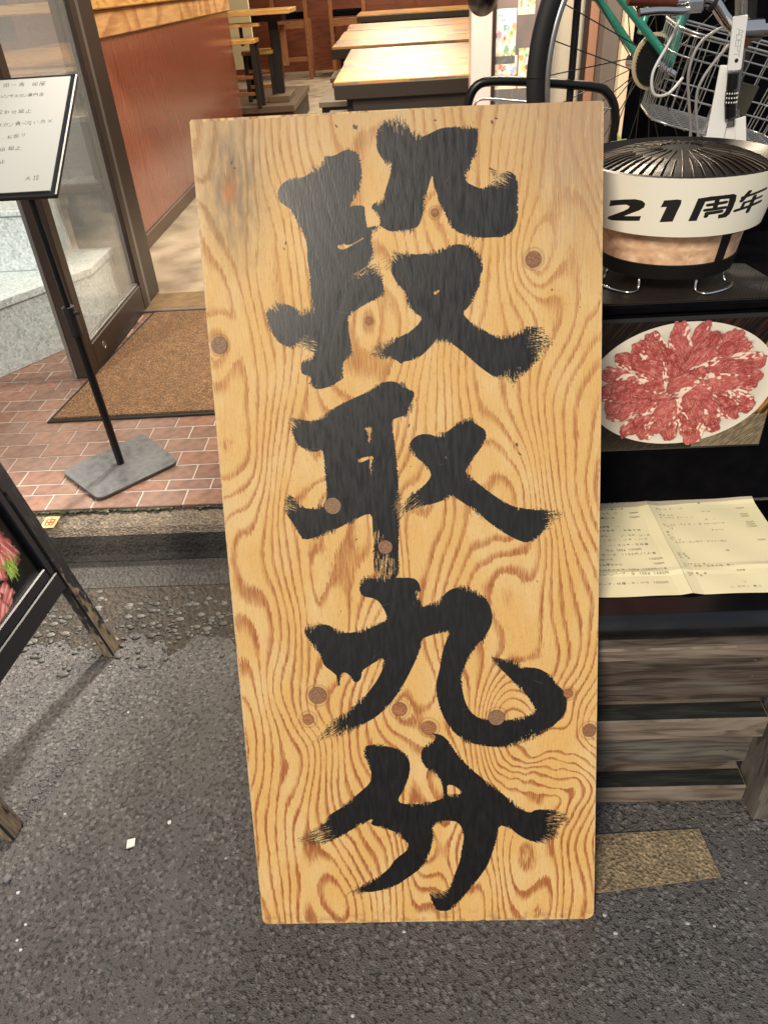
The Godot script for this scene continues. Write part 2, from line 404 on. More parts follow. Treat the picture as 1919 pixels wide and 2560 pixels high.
	_blot(1, PackedInt32Array([207,353,226,355,251,350,270,343,282,328,285,311,281,290,270,265,260,248,266,240,292,238,321,242,342,249,339,277,332,295,313,306,304,324,305,342,315,352,328,358,331,368,322,374,341,370,353,357,362,340,374,322,390,304,411,283,437,261,459,239,474,224,490,216,503,223,529,221,548,217,564,202,548,190,532,168,516,158,497,158,474,170,455,188,436,194,432,167,425,142,415,113,398,87,378,61,361,39,345,22,322,22,314,40,308,63,328,64,345,66,355,95,364,117,370,143,374,172,371,191,363,202,349,205,329,203,319,194,320,170,314,145,304,123,293,108,273,93,252,77,226,68,199,63,172,66,162,64,186,77,213,91,237,109,251,131,272,146,276,160,269,168,257,183,231,194,209,200,216,213,193,202,172,188,142,171,111,161,85,158,73,173,100,190,131,208,138,222,162,236,189,260,213,281,217,299,211,320,206,334]))
	_blot(0, PackedInt32Array([347,275,360,273,376,257,353,254,347,256]))
func board_pictures() -> Array:
	strokes()
	var n1 := noise(11, 1.0, 2)
	var n2 := noise(12, 1.0, 2)
	var n3 := noise(13, 1.0, 1)
	var n4 := noise(14, 1.0, 3)
	var im := Image.create(BW, BH, false, Image.FORMAT_RGB8)
	var hm := Image.create(BW, BH, false, Image.FORMAT_L8)
	var rm := Image.create(BW, BH, false, Image.FORMAT_L8)
	var knots := [[15, 1041, 26, 1.5], [502, 1145, 30, 1.9], [356, 1219, 20, 1.0], [250, 1067, 16, 0.8], [177, 779, 26, 1.2], [131, 450, 40, 2.2], [270, 420, 34, 2.0], [112, 406, 24, 1.0], [319, 384, 34, 1.8], [435, 399, 36, 2.2], [600, 371, 40, 2.6], [556, 440, 22, 1.2], [20, 205, 60, 3.0], [60, 470, 40, 1.4], [420, 620, 50, 0.9], [330, 150, 44, 1.6], [560, 900, 60, 1.2]]
	var tails := [[127, 372, 60, -2.55, 45, 1.0], [169, 391, 45, -1.60, 16, 0.3], [126, 581, 26, 1.30, 14, 0.6], [432, 504, 24, 2.60, 14, 0.5], [484, 355, 60, -1.50, 10, 0.3], [89, 175, 70, -2.85, 46, 1.0], [551, 200, 48, 0.00, 34, 0.7], [525, 161, 34, -0.60, 18, 0.4], [324, 69, 30, 2.40, 18, 0.9], [168, 63, 30, -2.60, 24, 0.5], [519, 1025, 44, 0.10, 26, 0.6], [470, 967, 36, -1.50, 14, 0.5], [292, 1166, 22, 2.20, 14, 0.8], [256, 1015, 24, 3.30, 18, 0.4], [264, 1028, 20, 1.90, 22, 0.4], [539, 752, 40, 0.10, 34, 0.6], [118, 921, 24, 2.40, 16, 0.8], [252, 674, 34, -1.57, 12, 1.0], [105, 785, 26, 2.80, 12, 0.7], [298, 771, 40, -2.50, 18, 0.6], [242, 724, 20, -1.57, 8, 0.8], [307, 1347, 30, 1.57, 16, 0.5], [452, 1266, 26, 2.60, 14, 0.9], [152, 1034, 22, 2.80, 16, 0.9], [182, 1296, 18, 2.20, 16, 0.7], [270, 1149, 24, 0.50, 26, 0.9], [106, 1101, 22, 2.20, 14, 0.7], [156, 1095, 26, 1.57, 14, 0.6]]
	var light := Color(0.80, 0.645, 0.385)
	var dark := Color(0.555, 0.305, 0.13)
	for y in BH:
		var my := 1362.0 - y / 1.5
		var low := 1.0 - clampf((my - 250.0) / 850.0, 0.0, 1.0)
		var row_tails := tails.filter(func(e): return absf(my - e[1]) < e[2])
		var row_plugs := PLUGS.filter(func(e): return absf(my - e[1]) < e[2] + 9.0)
		var row_knots := knots.filter(func(e): return absf(my - e[1]) * 0.6 < e[2] * 3.2)
		for x in BW:
			var mx := x / 1.5
			var h := mx * 0.047 + n1.get_noise_2d(mx / 230.0, my / 620.0) * 5.0 + n2.get_noise_2d(mx / 90.0, my / 260.0) * 0.55
			h += n3.get_noise_2d(mx / 2.2, my / 22.0) * 0.09
			for k in row_knots:
				var dx: float = mx - k[0]
				var dy: float = (my - k[1]) * 0.6
				var s: float = k[2]
				var e := (dx * dx + dy * dy) / (2.0 * s * s)
				if e < 5.0:
					h += k[3] * 1.5 * exp(-e * 1.5)
			var gx := (mx - 520.0) / 100.0
			var gy := (my - 300.0) / 85.0
			var g := exp(-(gx * gx + gy * gy))
			if g > 0.001:
				h = lerpf(h, my * 0.072 + n2.get_noise_2d(mx / 60.0, my / 80.0) * 0.9 + mx * 0.006 + 1.0, clampf(g * 1.15, 0.0, 1.0))
			var t := fposmod(h, 1.0)
			var wv := n2.get_noise_2d(mx / 110.0 + 40.0, my / 220.0)
			var d := smoothstep(0.50 - wv * 0.3, 0.80 - wv * 0.12, t) * (1.0 - smoothstep(0.88, 0.97, t))
			var fib := n3.get_noise_2d(mx * 1.3 + 300.0, my / 40.0)
			var c := light.lerp(Color(0.815, 0.69, 0.475), clampf(n1.get_noise_2d(mx / 80.0 + 70.0, my / 160.0) + 0.3, 0.0, 1.0))
			c = c.lerp(dark, clampf(d * lerpf(0.46, 1.0, low) * (0.78 + fib * 0.5 + 0.35 * n1.get_noise_2d(mx / 50.0 + 5.0, my / 90.0)) + fib * 0.12 + 0.04 + maxf(0.0, n3.get_noise_2d(mx * 0.9 + 700.0, my / 9.0) - 0.55) * 0.9, 0.0, 1.0))
			for p in row_plugs:
				var pd: float = Vector2(mx - p[0], my - p[1]).length() - p[2]
				if pd < 9.0:
					c = c.lerp(Color(0.38, 0.23, 0.12), 0.65 * exp(-pow((pd - 0.6) / 1.3, 2.0)) + 0.28 * exp(-pow((pd - 5.0 + wv * 3.0) / 1.4, 2.0)))
			# greyed by weather at the top corners and along the upper edge
			var wl := exp(-pow((mx - 55.0) / 42.0, 2.0) - pow((my - 1275.0) / 95.0, 2.0)) * (0.75 + 0.6 * n4.get_noise_2d(mx / 14.0, my / 45.0))
			var wr := exp(-pow((mx - 590.0) / 85.0, 2.0) - pow((my - 1290.0) / 150.0, 2.0)) * (0.65 + 0.6 * n4.get_noise_2d(mx / 4.0, my / 70.0))
			var wt := clampf((my - 1210.0) / 150.0, 0.0, 1.0) * 0.32
			c = c.lerp(Color(0.60, 0.50, 0.41), clampf(wr + wt, 0.0, 0.75))
			c = c.lerp(Color(0.45, 0.375, 0.29), clampf(wl, 0.0, 0.85))
			c = c.lerp(Color(0.70, 0.44, 0.24), 0.8 * exp(-pow((mx - 50.0) / 11.0, 2.0) - pow((my - 1263.0) / 17.0, 2.0)))
			# scuffed lower edge and rims
			var rim := minf(minf(mx, 605.0 - mx), my * 0.7)
			c = c.lerp(Color(0.78, 0.68, 0.52), clampf((5.0 - rim) / 5.0, 0.0, 1.0) * clampf(0.5 + n4.get_noise_2d(mx / 12.0, my / 12.0), 0.0, 1.0))
			c = c.lerp(Color(0.42, 0.33, 0.26), clampf((28.0 - my) / 40.0, 0.0, 1.0) * clampf(n4.get_noise_2d(mx / 30.0, my / 18.0) * 1.8, 0.0, 0.6))
			# the brushed lettering, its hairs drawn out along the grain
			var m := clampf(0.38 + n4.get_noise_2d(mx / 45.0 + 20.0, my / 45.0) * 1.8, 0.03, 1.0)
			var hair := n3.get_noise_2d(mx * 0.62 + 90.0, my * 0.035) + 0.5 * n3.get_noise_2d(mx * 1.5, my * 0.08 + 50.0)
			var ox := 0.0
			var oy := 0.0
			var dry := 0.0
			for t2 in row_tails:
				var tx: float = mx - t2[0]
				var ty: float = my - t2[1]
				var rr2: float = t2[2]
				if absf(tx) < rr2 and absf(ty) < rr2:
					var fall := 1.0 - Vector2(tx, ty).length() / rr2
					if fall > 0.0:
						var dir := Vector2(cos(t2[3]), sin(t2[3]))
						var along := tx * dir.x + ty * dir.y
						var across := -tx * dir.y + ty * dir.x
						var st := n3.get_noise_2d(along * 0.03 + 11.0, across * 0.75) + 0.5 * n3.get_noise_2d(along * 0.06, across * 1.9 + 31.0)
						var pull: float = t2[4] * fall * st
						ox -= dir.x * pull
						oy -= dir.y * pull
						dry = maxf(dry, minf(fall * 1.6, 1.0) * t2[5] * (0.5 + st))
			var sx := clampi(x + int(round(ox * 1.5 + n3.get_noise_2d(mx * 0.30, my * 0.30 + 7.0) * 4.0 * m)), 0, BW - 1)
			var sy := clampi(y + int(round(-oy * 1.5 + hair * 10.0 * m * m)), 0, BH - 1)
			var inked := ink[sy * BW + sx]
			if inked and dry > 0.52 + 0.2 * fib:
				inked = 0
			var rough := 0.56 + d * 0.08
			var hh := 0.62 - d * 0.22 + fib * 0.16
			if inked:
				var b := 0.055 + 0.02 * n4.get_noise_2d(mx / 30.0, my / 60.0) + fib * 0.012
				c = Color(b, b * 1.0, b * 1.02)
				rough = 0.36 + 0.13 * n4.get_noise_2d(mx / 9.0, my / 50.0)
				hh = 0.5 + (hh - 0.5) * 0.30 + 0.05 * n4.get_noise_2d(mx / 5.0, my / 12.0)
			im.set_pixel(x, y, c)
			rm.set_pixel(x, y, Color(rough, rough, rough))
			hm.set_pixel(x, y, Color(hh, hh, hh))
	# drips, specks and stray touches of paint
	var black := Color(0.13, 0.13, 0.135)
	var pr := RandomNumberGenerator.new()
	pr.seed = 5
	for s in [[242, 1345, 5], [246, 1344, 4], [215, 1347, 3], [360, 1346, 3], [443, 1340, 4], [448, 1344, 3], [58, 1305, 3], [60, 1297, 2], [130, 1188, 3], [126, 1180, 2], [474, 867, 5], [478, 852, 3], [213, 722, 3], [306, 905, 3], [305, 838, 2], [530, 1100, 3], [572, 1072, 2], [180, 600, 2], [505, 640, 2], [300, 610, 3], [70, 160, 2]]:
		pen(im, Vector2(s[0] * 1.5, (1362 - s[1]) * 1.5), Vector2(s[0] * 1.5 + pr.randf_range(-3, 4), (1362 - s[1]) * 1.5 + pr.randf_range(0, 5)), s[2] * 0.55, Color(0.2, 0.17, 0.15, 0.8))
	for i in 60:
		var p := Vector2(300 + pr.randfn() * 8.0, 940 + pr.randfn() * 9.0)
		pen(im, Vector2(p.x * 1.5, (1362 - p.y) * 1.5), Vector2(p.x * 1.5 + pr.randf_range(-2, 2), (1362 - p.y) * 1.5 + pr.randf_range(6, 22)), 0.5, Color(black.r, black.g, black.b, 0.75))
	for i in 26:
		var p := Vector2(pr.randf_range(500, 600), pr.randf_range(1180, 1355))
		pen(im, Vector2(p.x * 1.5, (1362 - p.y) * 1.5), Vector2(p.x * 1.5 + pr.randf_range(-2, 2), (1362 - p.y) * 1.5 + pr.randf_range(10, 70)), 0.6, Color(0.80, 0.72, 0.64, 0.5))
	for i in 30:
		var p := Vector2(pr.randf_range(20, 590), pr.randf_range(30, 1000))
		var e := Vector2(pr.randf_range(5, 26), pr.randf_range(-14, 14))
		pen(im, p * 1.5, (p + e) * 1.5, 0.5, Color(0.83, 0.74, 0.55, 0.35))
	return [tex(im), tex(hm), tex(rm)]

# ---------- printed pictures ----------
func meat_picture() -> ImageTexture:
	var w := 728
	var h := 514
	var im := Image.create(w, h, false, Image.FORMAT_RGB8)
	var n := noise(31, 1.0, 3)
	var ns := noise(32, 1.0, 1)
	var c0 := Vector2(385, 250)
	for y in h:
		for x in w:
			var p := Vector2(x, y)
			var a := (p.x * 0.8 + p.y * 0.6) / 60.0
			var b := n.get_noise_2d(p.dot(Vector2(0.6, -0.8)) / 160.0, a * 4.0)
			var c := Color(0.06, 0.05, 0.055).lerp(Color(0.22, 0.13, 0.08), clampf(b * 1.5 + 0.3, 0.0, 1.0))
			if p.dot(Vector2(0.8, 0.35)) > 560.0:
				c = Color(0.20, 0.13, 0.08).lerp(Color(0.62, 0.45, 0.24), clampf(b * 2.0 + 0.55, 0.0, 1.0))
			if p.x > 470.0 and p.y > 380.0:
				c = Color(0.36, 0.31, 0.24).lerp(Color(0.60, 0.55, 0.46), clampf(n.get_noise_2d(p.dot(Vector2(0.7, 0.7)) / 5.0, p.dot(Vector2(0.7, -0.7)) / 60.0) + 0.4, 0.0, 1.0))
			var q := (p - c0) / Vector2(338, 246)
			q = q.rotated(0.0)
			var r := q.length()
			if r < 1.0:
				var k := smoothstep(0.80, 0.97, r)
				c = Color(0.80, 0.77, 0.71).lerp(Color(0.86, 0.83, 0.77), k)
			im.set_pixel(x, y, c)
	var pr := RandomNumberGenerator.new()
	pr.seed = 77
	var rings := [[0.70, 21, 80.0, 42.0], [0.54, 15, 86.0, 44.0], [0.36, 10, 84.0, 44.0], [0.18, 6, 70.0, 42.0], [0.02, 1, 50.0, 40.0]]
	for ring in rings:
		for i in ring[1]:
			var an: float = TAU * (i + pr.randf_range(-0.25, 0.25)) / ring[1] + ring[0] * 7.0
			var ctr: Vector2 = c0 + Vector2(cos(an) * 338.0, sin(an) * 246.0) * ring[0] * pr.randf_range(0.92, 1.04) * 0.98
			var L: float = ring[2] * pr.randf_range(0.8, 1.15)
			var Wd: float = ring[3] * pr.randf_range(0.8, 1.2)
			var rot := atan2(sin(an) * 246.0, cos(an) * 338.0) + pr.randf_range(-0.28, 0.28)
			var tone := pr.randf_range(-0.05, 0.06)
			var fat := pr.randf_range(0.5, 1.0) * (1.0 if pr.randf() < 0.5 else -1.0)
			var sd := pr.randf() * 90.0
			for y in range(maxi(0, int(ctr.y - L)), mini(h, int(ctr.y + L))):
				for x in range(maxi(0, int(ctr.x - L)), mini(w, int(ctr.x + L))):
					var p := (Vector2(x, y) - ctr).rotated(-rot)
					var e := Vector2(p.x / L, p.y / Wd)
					var rr := pow(pow(absf(e.x), 2.7) + pow(absf(e.y * (1.0 + 0.22 * e.x)), 2.7), 1.0 / 2.7) + ns.get_noise_2d(p.x / 34.0 + sd, p.y / 30.0) * 0.11
					if rr > 1.0:
						if rr < 1.05:
							im.set_pixel(x, y, im.get_pixel(x, y).darkened(0.10))
						continue
					var fib := ns.get_noise_2d(p.x / 60.0 + sd, p.y / 12.0) * 0.45
					var c := Color(0.64 + tone, 0.285 + tone * 0.9, 0.275 + tone * 0.9).lerp(Color(0.80, 0.50, 0.465), clampf(fib * 1.1 + 0.2 + n.get_noise_2d(p.x / 40.0, p.y / 40.0 + sd) * 0.8, 0.0, 1.0))
					var f := smoothstep(0.40, 0.62, e.y * fat + ns.get_noise_2d(p.x / 26.0, p.y / 14.0 + sd) * 0.4)
					f = maxf(f, smoothstep(0.20, 0.24, absf(ns.get_noise_2d(p.x / 44.0 + sd, p.y / 20.0)) * -1.0 + 0.25) * 0.8)
					c = c.lerp(Color(0.94, 0.84, 0.76), f)
					c = c.darkened(smoothstep(0.88, 1.0, rr) * 0.16 + clampf(-p.x / L, 0.0, 1.0) * 0.14)
					if n.get_noise_2d(p.x / 9.0 + sd, p.y / 7.0) > 0.50:
						c = c.lerp(Color(0.95, 0.84, 0.80), 0.55)
					im.set_pixel(x, y, c)
	return tex(im)
func easel_picture() -> ImageTexture:
	var w := 340
	var h := 480
	var im := Image.create(w, h, false, Image.FORMAT_RGB8)
	var n := noise(41, 1.0, 3)
	for y in h:
		for x in w:
			var b := n.get_noise_2d(x / 90.0, y / 90.0)
			im.set_pixel(x, y, Color(0.07, 0.075, 0.085).lerp(Color(0.13, 0.12, 0.12), clampf(b + 0.4, 0.0, 1.0)))
	# folded slices of pink meat, left and below; a sprig of green
	var pr := RandomNumberGenerator.new()
	pr.seed = 9
	for f in [[296, 392, 46, 22, 1.9], [268, 398, 44, 22, 1.3], [240, 380, 60, 26, 1.0], [226, 458, 38, 24, 0.4], [200, 476, 40, 26, 0.7], [180, 430, 60, 34, 0.8], [110, 400, 90, 46, 0.7], [60, 300, 90, 46, 0.7], [150, 250, 110, 46, 0.4], [250, 180, 90, 46, 1.2]]:
		for y in range(maxi(0, f[1] - 100), mini(h, f[1] + 100)):
			for x in range(maxi(0, f[0] - 100), mini(w, f[0] + 100)):
				var p := Vector2(x - f[0], y - f[1]).rotated(f[4])
				var rr := Vector2(p.x / f[2], p.y / f[3]).length() + n.get_noise_2d(x / 20.0, y / 20.0) * 0.3
				if rr < 1.0:
					var k := n.get_noise_2d(p.x / 60.0 + f[0], p.y / 7.0)
					var c := Color(0.70, 0.36, 0.36).lerp(Color(0.88, 0.66, 0.62), clampf(k * 1.5 + 0.35, 0.0, 1.0)).darkened(smoothstep(0.7, 1.0, rr) * 0.4)
					im.set_pixel(x, y, c)
	for i in 46:
		var a := pr.randf_range(-2.6, 0.2) if i < 34 else pr.randf_range(1.2, 1.9)
		var o := Vector2(284 + pr.randf_range(-10, 12), 434 + pr.randf_range(-9, 12))
		var e := o + Vector2(cos(a), sin(a)) * pr.randf_range(8, 24)
		var c := Color(0.35, 0.47, 0.16).lerp(Color(0.68, 0.76, 0.40), pr.randf())
		pen(im, o, o.lerp(e, 0.6), 1.7, c)
		pen(im, o.lerp(e, 0.6), e, 0.9, c)
	return tex(im)
func food_poster(seed: int, warm: bool) -> ImageTexture:
	var im := Image.create(128, 160, false, Image.FORMAT_RGB8)
	var n := noise(seed, 1.0, 2)
	var pr := RandomNumberGenerator.new()
	pr.seed = seed
	var cols := [Color(0.88, 0.20, 0.14), Color(0.98, 0.66, 0.12), Color(0.95, 0.93, 0.88), Color(0.25, 0.52, 0.25), Color(0.45, 0.58, 0.86), Color(0.84, 0.35, 0.50), Color(0.95, 0.48, 0.12), Color(0.35, 0.10, 0.10)]
	im.fill(Color(0.90, 0.84, 0.72) if warm else Color(0.84, 0.88, 0.90))
	for i in 46:
		var c: Color = cols[pr.randi() % cols.size()]
		var o := Vector2(pr.randf() * 128.0, (50.0 if not warm else 0.0) + pr.randf() * 130.0)
		var r := pr.randf_range(4.0, 15.0)
		for y in range(maxi(0, int(o.y - r * 1.5)), mini(160, int(o.y + r * 1.5))):
			for x in range(maxi(0, int(o.x - r * 1.5)), mini(128, int(o.x + r * 1.5))):
				if o.distance_to(Vector2(x, y)) + n.get_noise_2d(x / 6.0, y / 6.0) * 8.0 < r:
					im.set_pixel(x, y, c.lerp(Color.WHITE, clampf(n.get_noise_2d(x / 5.0, y / 4.0), 0.0, 0.5)))
	if not warm:
		for k in 3:
			write(im, ["小出", "中本", "上一"][k], Vector2(18 + k * 14, 12 + k * 15), 11.0, 14.0, 0.8, Color(0.25, 0.35, 0.45))
	return tex(im)

func _ready() -> void:
	rnd.seed = 2024
	# ---------- camera, sky, light ----------
	var cam := Camera3D.new()
	cam.name = "camera"
	cam.transform = Transform3D(Basis(Vector3(0.998506, -0.053685, -0.010228), Vector3(0.037422, 0.808036, -0.587943), Vector3(0.039828, 0.586682, 0.808838)).orthonormalized(), Vector3(0, 1.40, 0))
	cam.fov = 69.40
	cam.near = 0.05; cam.far = 200.0
	add_child(cam)
	cam.current = true
	var env := Environment.new()
	env.background_mode = Environment.BG_SKY
	env.tonemap_mode = Environment.TONE_MAPPER_LINEAR
	env.tonemap_exposure = 2.0
	env.sdfgi_enabled = true; env.ssao_enabled = true; env.ssil_enabled = true
	var sm := ProceduralSkyMaterial.new()
	sm.sky_top_color = Color(0.80, 0.84, 0.90)
	sm.sky_horizon_color = Color(0.93, 0.91, 0.89)
	sm.sky_curve = 0.2
	sm.ground_bottom_color = Color(0.12, 0.11, 0.10)
	sm.ground_horizon_color = Color(0.30, 0.28, 0.27)
	sm.sky_energy_multiplier = 0.62
	sm.sun_angle_max = 0.0
	env.sky = Sky.new()
	env.sky.sky_material = sm
	var we := WorldEnvironment.new()
	we.name = "world"
	we.environment = env
	add_child(we)
	var sun := DirectionalLight3D.new()
	sun.name = "daylight"
	sun.light_color = Color(1.0, 0.95, 0.87)
	sun.light_energy = 0.52
	sun.light_angular_distance = 14.0
	sun.shadow_enabled = true
	sun.basis = Basis.looking_at(Vector3(0.40, -0.66, -0.80))
	add_child(sun)
	var TOP := 0.13
	# ---------- materials ----------
	var asp := asphalt_pictures(1400)
	var asphalt := mat(Color.WHITE, 0.74, 0, asp[0], Vector3(0.92, 0.92, 1), asp[1], 0.5)
	var con := speck(512, 9, [Color(0.22, 0.21, 0.20), Color(0.38, 0.365, 0.345), Color(0.46, 0.44, 0.41), Color(0.64, 0.61, 0.57)], 0.09, 4, 0.12, 0.25)
	var concrete := mat(Color(0.90, 0.84, 0.76), 0.8, 0, con[0], Vector3(1.6, 1.6, 1), con[1], 0.6)
	var apron_m := mat(Color(0.47, 0.42, 0.355), 0.75, 0, con[0], Vector3(1.3, 1.3, 1), con[1], 0.8)
	var ter := speck(512, 15, [Color(0.60, 0.635, 0.63), Color(0.74, 0.775, 0.77), Color(0.81, 0.84, 0.835), Color(0.90, 0.92, 0.915)], 0.07, 3, 0.07, 0.4)
	var terrazzo := mat(Color(0.97, 0.985, 1.0), 0.4, 0, ter[0], Vector3(2.5, 2.5, 1), ter[1], 0.03)
	var floor_tex := speck(512, 21, [Color(0.48, 0.42, 0.35), Color(0.60, 0.54, 0.46), Color(0.65, 0.595, 0.51), Color(0.73, 0.68, 0.60)], 0.012, 4)
	var floor_m := mat(Color.WHITE, 0.5, 0, floor_tex[0], Vector3(0.5, 0.5, 1))
	var clay_tex := speck(256, 27, [Color(0.74, 0.58, 0.45), Color(0.84, 0.68, 0.54), Color(0.88, 0.73, 0.59), Color(0.94, 0.83, 0.70)], 0.02, 4)
	var clay := mat(Color.WHITE, 0.85, 0, clay_tex[0], Vector3(5, 7, 1), clay_tex[1], 0.15)
	var pile := speck(512, 33, [Color(0.22, 0.155, 0.10), Color(0.36, 0.26, 0.17), Color(0.45, 0.33, 0.22), Color(0.62, 0.48, 0.345)], 0.16, 2, 0.25, 0.45)
	var mat_pile := mat(Color.WHITE, 0.95, 0, pile[0], Vector3(1.7, 1.7, 1), pile[1], 0.6)
	var gw := grain(768, 384, 51, Color(0.375, 0.35, 0.325), Color(0.225, 0.20, 0.18), 5.0, 0.75, 0.9)
	var grey_wood := mat(Color.WHITE, 0.75, 0, gw[0], Vector3(0.95, 3.4, 1), gw[1], 0.07)
	var bw := grain(768, 384, 57, Color(0.34, 0.29, 0.255), Color(0.16, 0.13, 0.115), 7.0, 0.75, 0.7)
	var brown_wood := mat(Color.WHITE, 0.65, 0, bw[0], Vector3(0.95, 3.4, 1), bw[1], 0.07)
	var rw := grain(512, 256, 63, Color(0.50, 0.31, 0.25), Color(0.42, 0.245, 0.19), 26.0, 0.7)
	var red_wood := mat(Color(1.06, 1.0, 0.96), 0.22, 0, rw[0], Vector3(0.6, 1.6, 1), rw[1], 0.02)
	red_wood.metallic_specular = 0.6
	var tw := grain(512, 512, 69, Color(0.85, 0.68, 0.40), Color(0.66, 0.45, 0.22), 7.0, 0.5)
	var yellow_wood := mat(Color.WHITE, 0.35, 0, tw[0], Vector3(0.8, 1.4, 1), tw[1], 0.1)
	var beam_wood := mat(Color(0.92, 0.90, 0.98), 0.5, 0, tw[0], Vector3(0.3, 0.25, 1), tw[1], 0.1)
	var cw := grain(256, 128, 75, Color(0.56, 0.36, 0.20), Color(0.44, 0.26, 0.14), 6.0, 0.5)
	var chair_wood := mat(Color.WHITE, 0.5, 0, cw[0], Vector3(1.0, 3.0, 1))
	var panel_wood := mat(Color(0.82, 0.66, 0.62), 0.55, 0, cw[0], Vector3(0.4, 1.0, 1))
	var dark_wood := mat(Color(0.11, 0.08, 0.065), 0.55, 0, null, Vector3.ONE)
	var black_paint := mat(Color(0.115, 0.11, 0.125), 0.5)
	var black_metal := mat(Color(0.06, 0.06, 0.065), 0.35, 0.3)
	var rubber := mat(Color(0.06, 0.06, 0.06), 0.7)
	var chrome := mat(Color(0.78, 0.78, 0.78), 0.18, 1.0)
	var wire_m := mat(Color(0.76, 0.76, 0.75), 0.28, 0.9)
	var steel := mat(Color(0.60, 0.57, 0.55), 0.32, 0.9)
	var bronze := mat(Color(0.20, 0.16, 0.14), 0.40, 0.4)
	var alu := mat(Color(0.50, 0.49, 0.48), 0.38, 0.8)
	var white_paint := mat(Color(0.86, 0.86, 0.85), 0.3)
	var paper := mat(Color(0.88, 0.87, 0.82), 0.6)
	var cloth_tex := speck(256, 81, [Color(0.02, 0.02, 0.03), Color(0.03, 0.03, 0.045), Color(0.045, 0.045, 0.06)], 0.03, 3)
	var black_cloth := mat(Color.WHITE, 0.95, 0, cloth_tex[0], Vector3(3, 3, 1))
	black_cloth.metallic_specular = 0.15
	var glass := mat(Color(0.95, 0.97, 0.97, 0.06), 0.02)
	glass.transparency = BaseMaterial3D.TRANSPARENCY_ALPHA
	var plaster := mat(Color(0.72, 0.64, 0.54), 0.8)

	# ---------- setting ----------
	var q := MB.new()
	q.quad(Vector3(-40, 0, -45), Vector3(40, 0, -45), Vector3(40, 0, 40), Vector3(-40, 0, 40), Vector3.UP, Vector2(-40, -45), Vector2(40, -45), Vector2(40, 40), Vector2(-40, 40))
	setting("road", q, asphalt)
	# gutter strip: exposed aggregate between the road and the kerb
	q = MB.new()
	var gn := noise(5, 9.0, 4)
	for i in 220:
		var x0 := -3.2 + i * 0.03
		var z0 := -1.38 + 0.11 * gn.get_noise_1d(x0)
		var z1 := -1.38 + 0.11 * gn.get_noise_1d(x0 + 0.03)
		q.quad(Vector3(x0, 0.004, -1.66), Vector3(x0 + 0.03, 0.004, -1.66), Vector3(x0 + 0.03, 0.001, z1), Vector3(x0, 0.001, z0), Vector3.UP, Vector2(x0, -1.66), Vector2(x0 + 0.03, -1.66), Vector2(x0 + 0.03, z1), Vector2(x0, z0))
	setting("gutter", q, apron_m)
	q = MB.new()
	var prof := [Vector2(-1.86, 0.0), Vector2(-1.86, 0.112), Vector2(-1.835, 0.117), Vector2(-1.80, 0.112), Vector2(-1.765, 0.100), Vector2(-1.745, 0.085), Vector2(-1.735, 0.060), Vector2(-1.728, 0.026), Vector2(-1.715, 0.012), Vector2(-1.68, 0.008), Vector2(-1.645, 0.0065), Vector2(-1.600, 0.0045)]
	var face := MB.new()
	for i in prof.size() - 1:
		var p0: Vector2 = prof[i]
		var p1: Vector2 = prof[i + 1]
		(q if i < 5 else face).quad(Vector3(-3.2, p0.y, p0.x), Vector3(3.4, p0.y, p0.x), Vector3(3.4, p1.y, p1.x), Vector3(-3.2, p1.y, p1.x), Vector3(0, 1, 0.2), Vector2(-3.2, i * 0.04), Vector2(3.4, i * 0.04), Vector2(3.4, i * 0.04 + 0.04), Vector2(-3.2, i * 0.04 + 0.04))
	setting("gutter_channel", face, mat(Color(0.50, 0.49, 0.48), 0.7, 0, con[0], Vector3(1.6, 1.6, 1), con[1], 0.5))
	setting("kerb", q, concrete)
	# porch: mortar bed with fired tiles, each one laid by itself
	var porch := setting("porch_floor", slab(Vector3(-3.2, -0.02, -3.74), Vector3(3.4, TOP - 0.0022, -1.832), 0.0), mat(Color(0.63, 0.61, 0.58), 0.9))
	var gritty: Texture2D = speck(256, 29, [Color(0.70, 0.70, 0.70), Color(0.86, 0.86, 0.86), Color(0.94, 0.94, 0.94), Color(1, 1, 1)], 0.03, 4)[0]
	var tones := []
	for c in [Color(0.49, 0.35, 0.285), Color(0.52, 0.37, 0.30), Color(0.455, 0.33, 0.275), Color(0.505, 0.355, 0.29), Color(0.475, 0.355, 0.30)]:
		tones.append(mat(c.lerp(Color.WHITE, 0.06), 0.34, 0, gritty, Vector3(3, 3, 1), con[1], 0.02))
	var zs := [-1.826, -1.912, -1.972]
	while zs[-1] > -3.46:
		zs.append(zs[-1] - 0.0872)
	for r in zs.size() - 1:
		var dz: float = zs[r] - zs[r + 1]
		var rm := slab(Vector3(-0.0692, -0.012, -(dz / 2 - 0.0026)), Vector3(0.0692, 0.0, dz / 2 - 0.0026), 0.002).mesh()
		for k in 15:
			var cx := -0.773 - 0.1425 * (k - 7) + (0.0 if r % 2 == 0 else 0.068)
			var cz: float = (zs[r] + zs[r + 1]) / 2
			if cz < -2.42 and cx > -1.24 + (cz + 2.4) * -0.12 and cx < -0.50:
				continue
			var tm := part("tile", rm, tones[rnd.randi() % 5], porch)
			tm.position = Vector3(cx, TOP + rnd.randf_range(-0.0008, 0.0008), cz)
			tm.rotation = Vector3(rnd.randf_range(-0.004, 0.004), 0, rnd.randf_range(-0.003, 0.003))
	var more := MB.new()
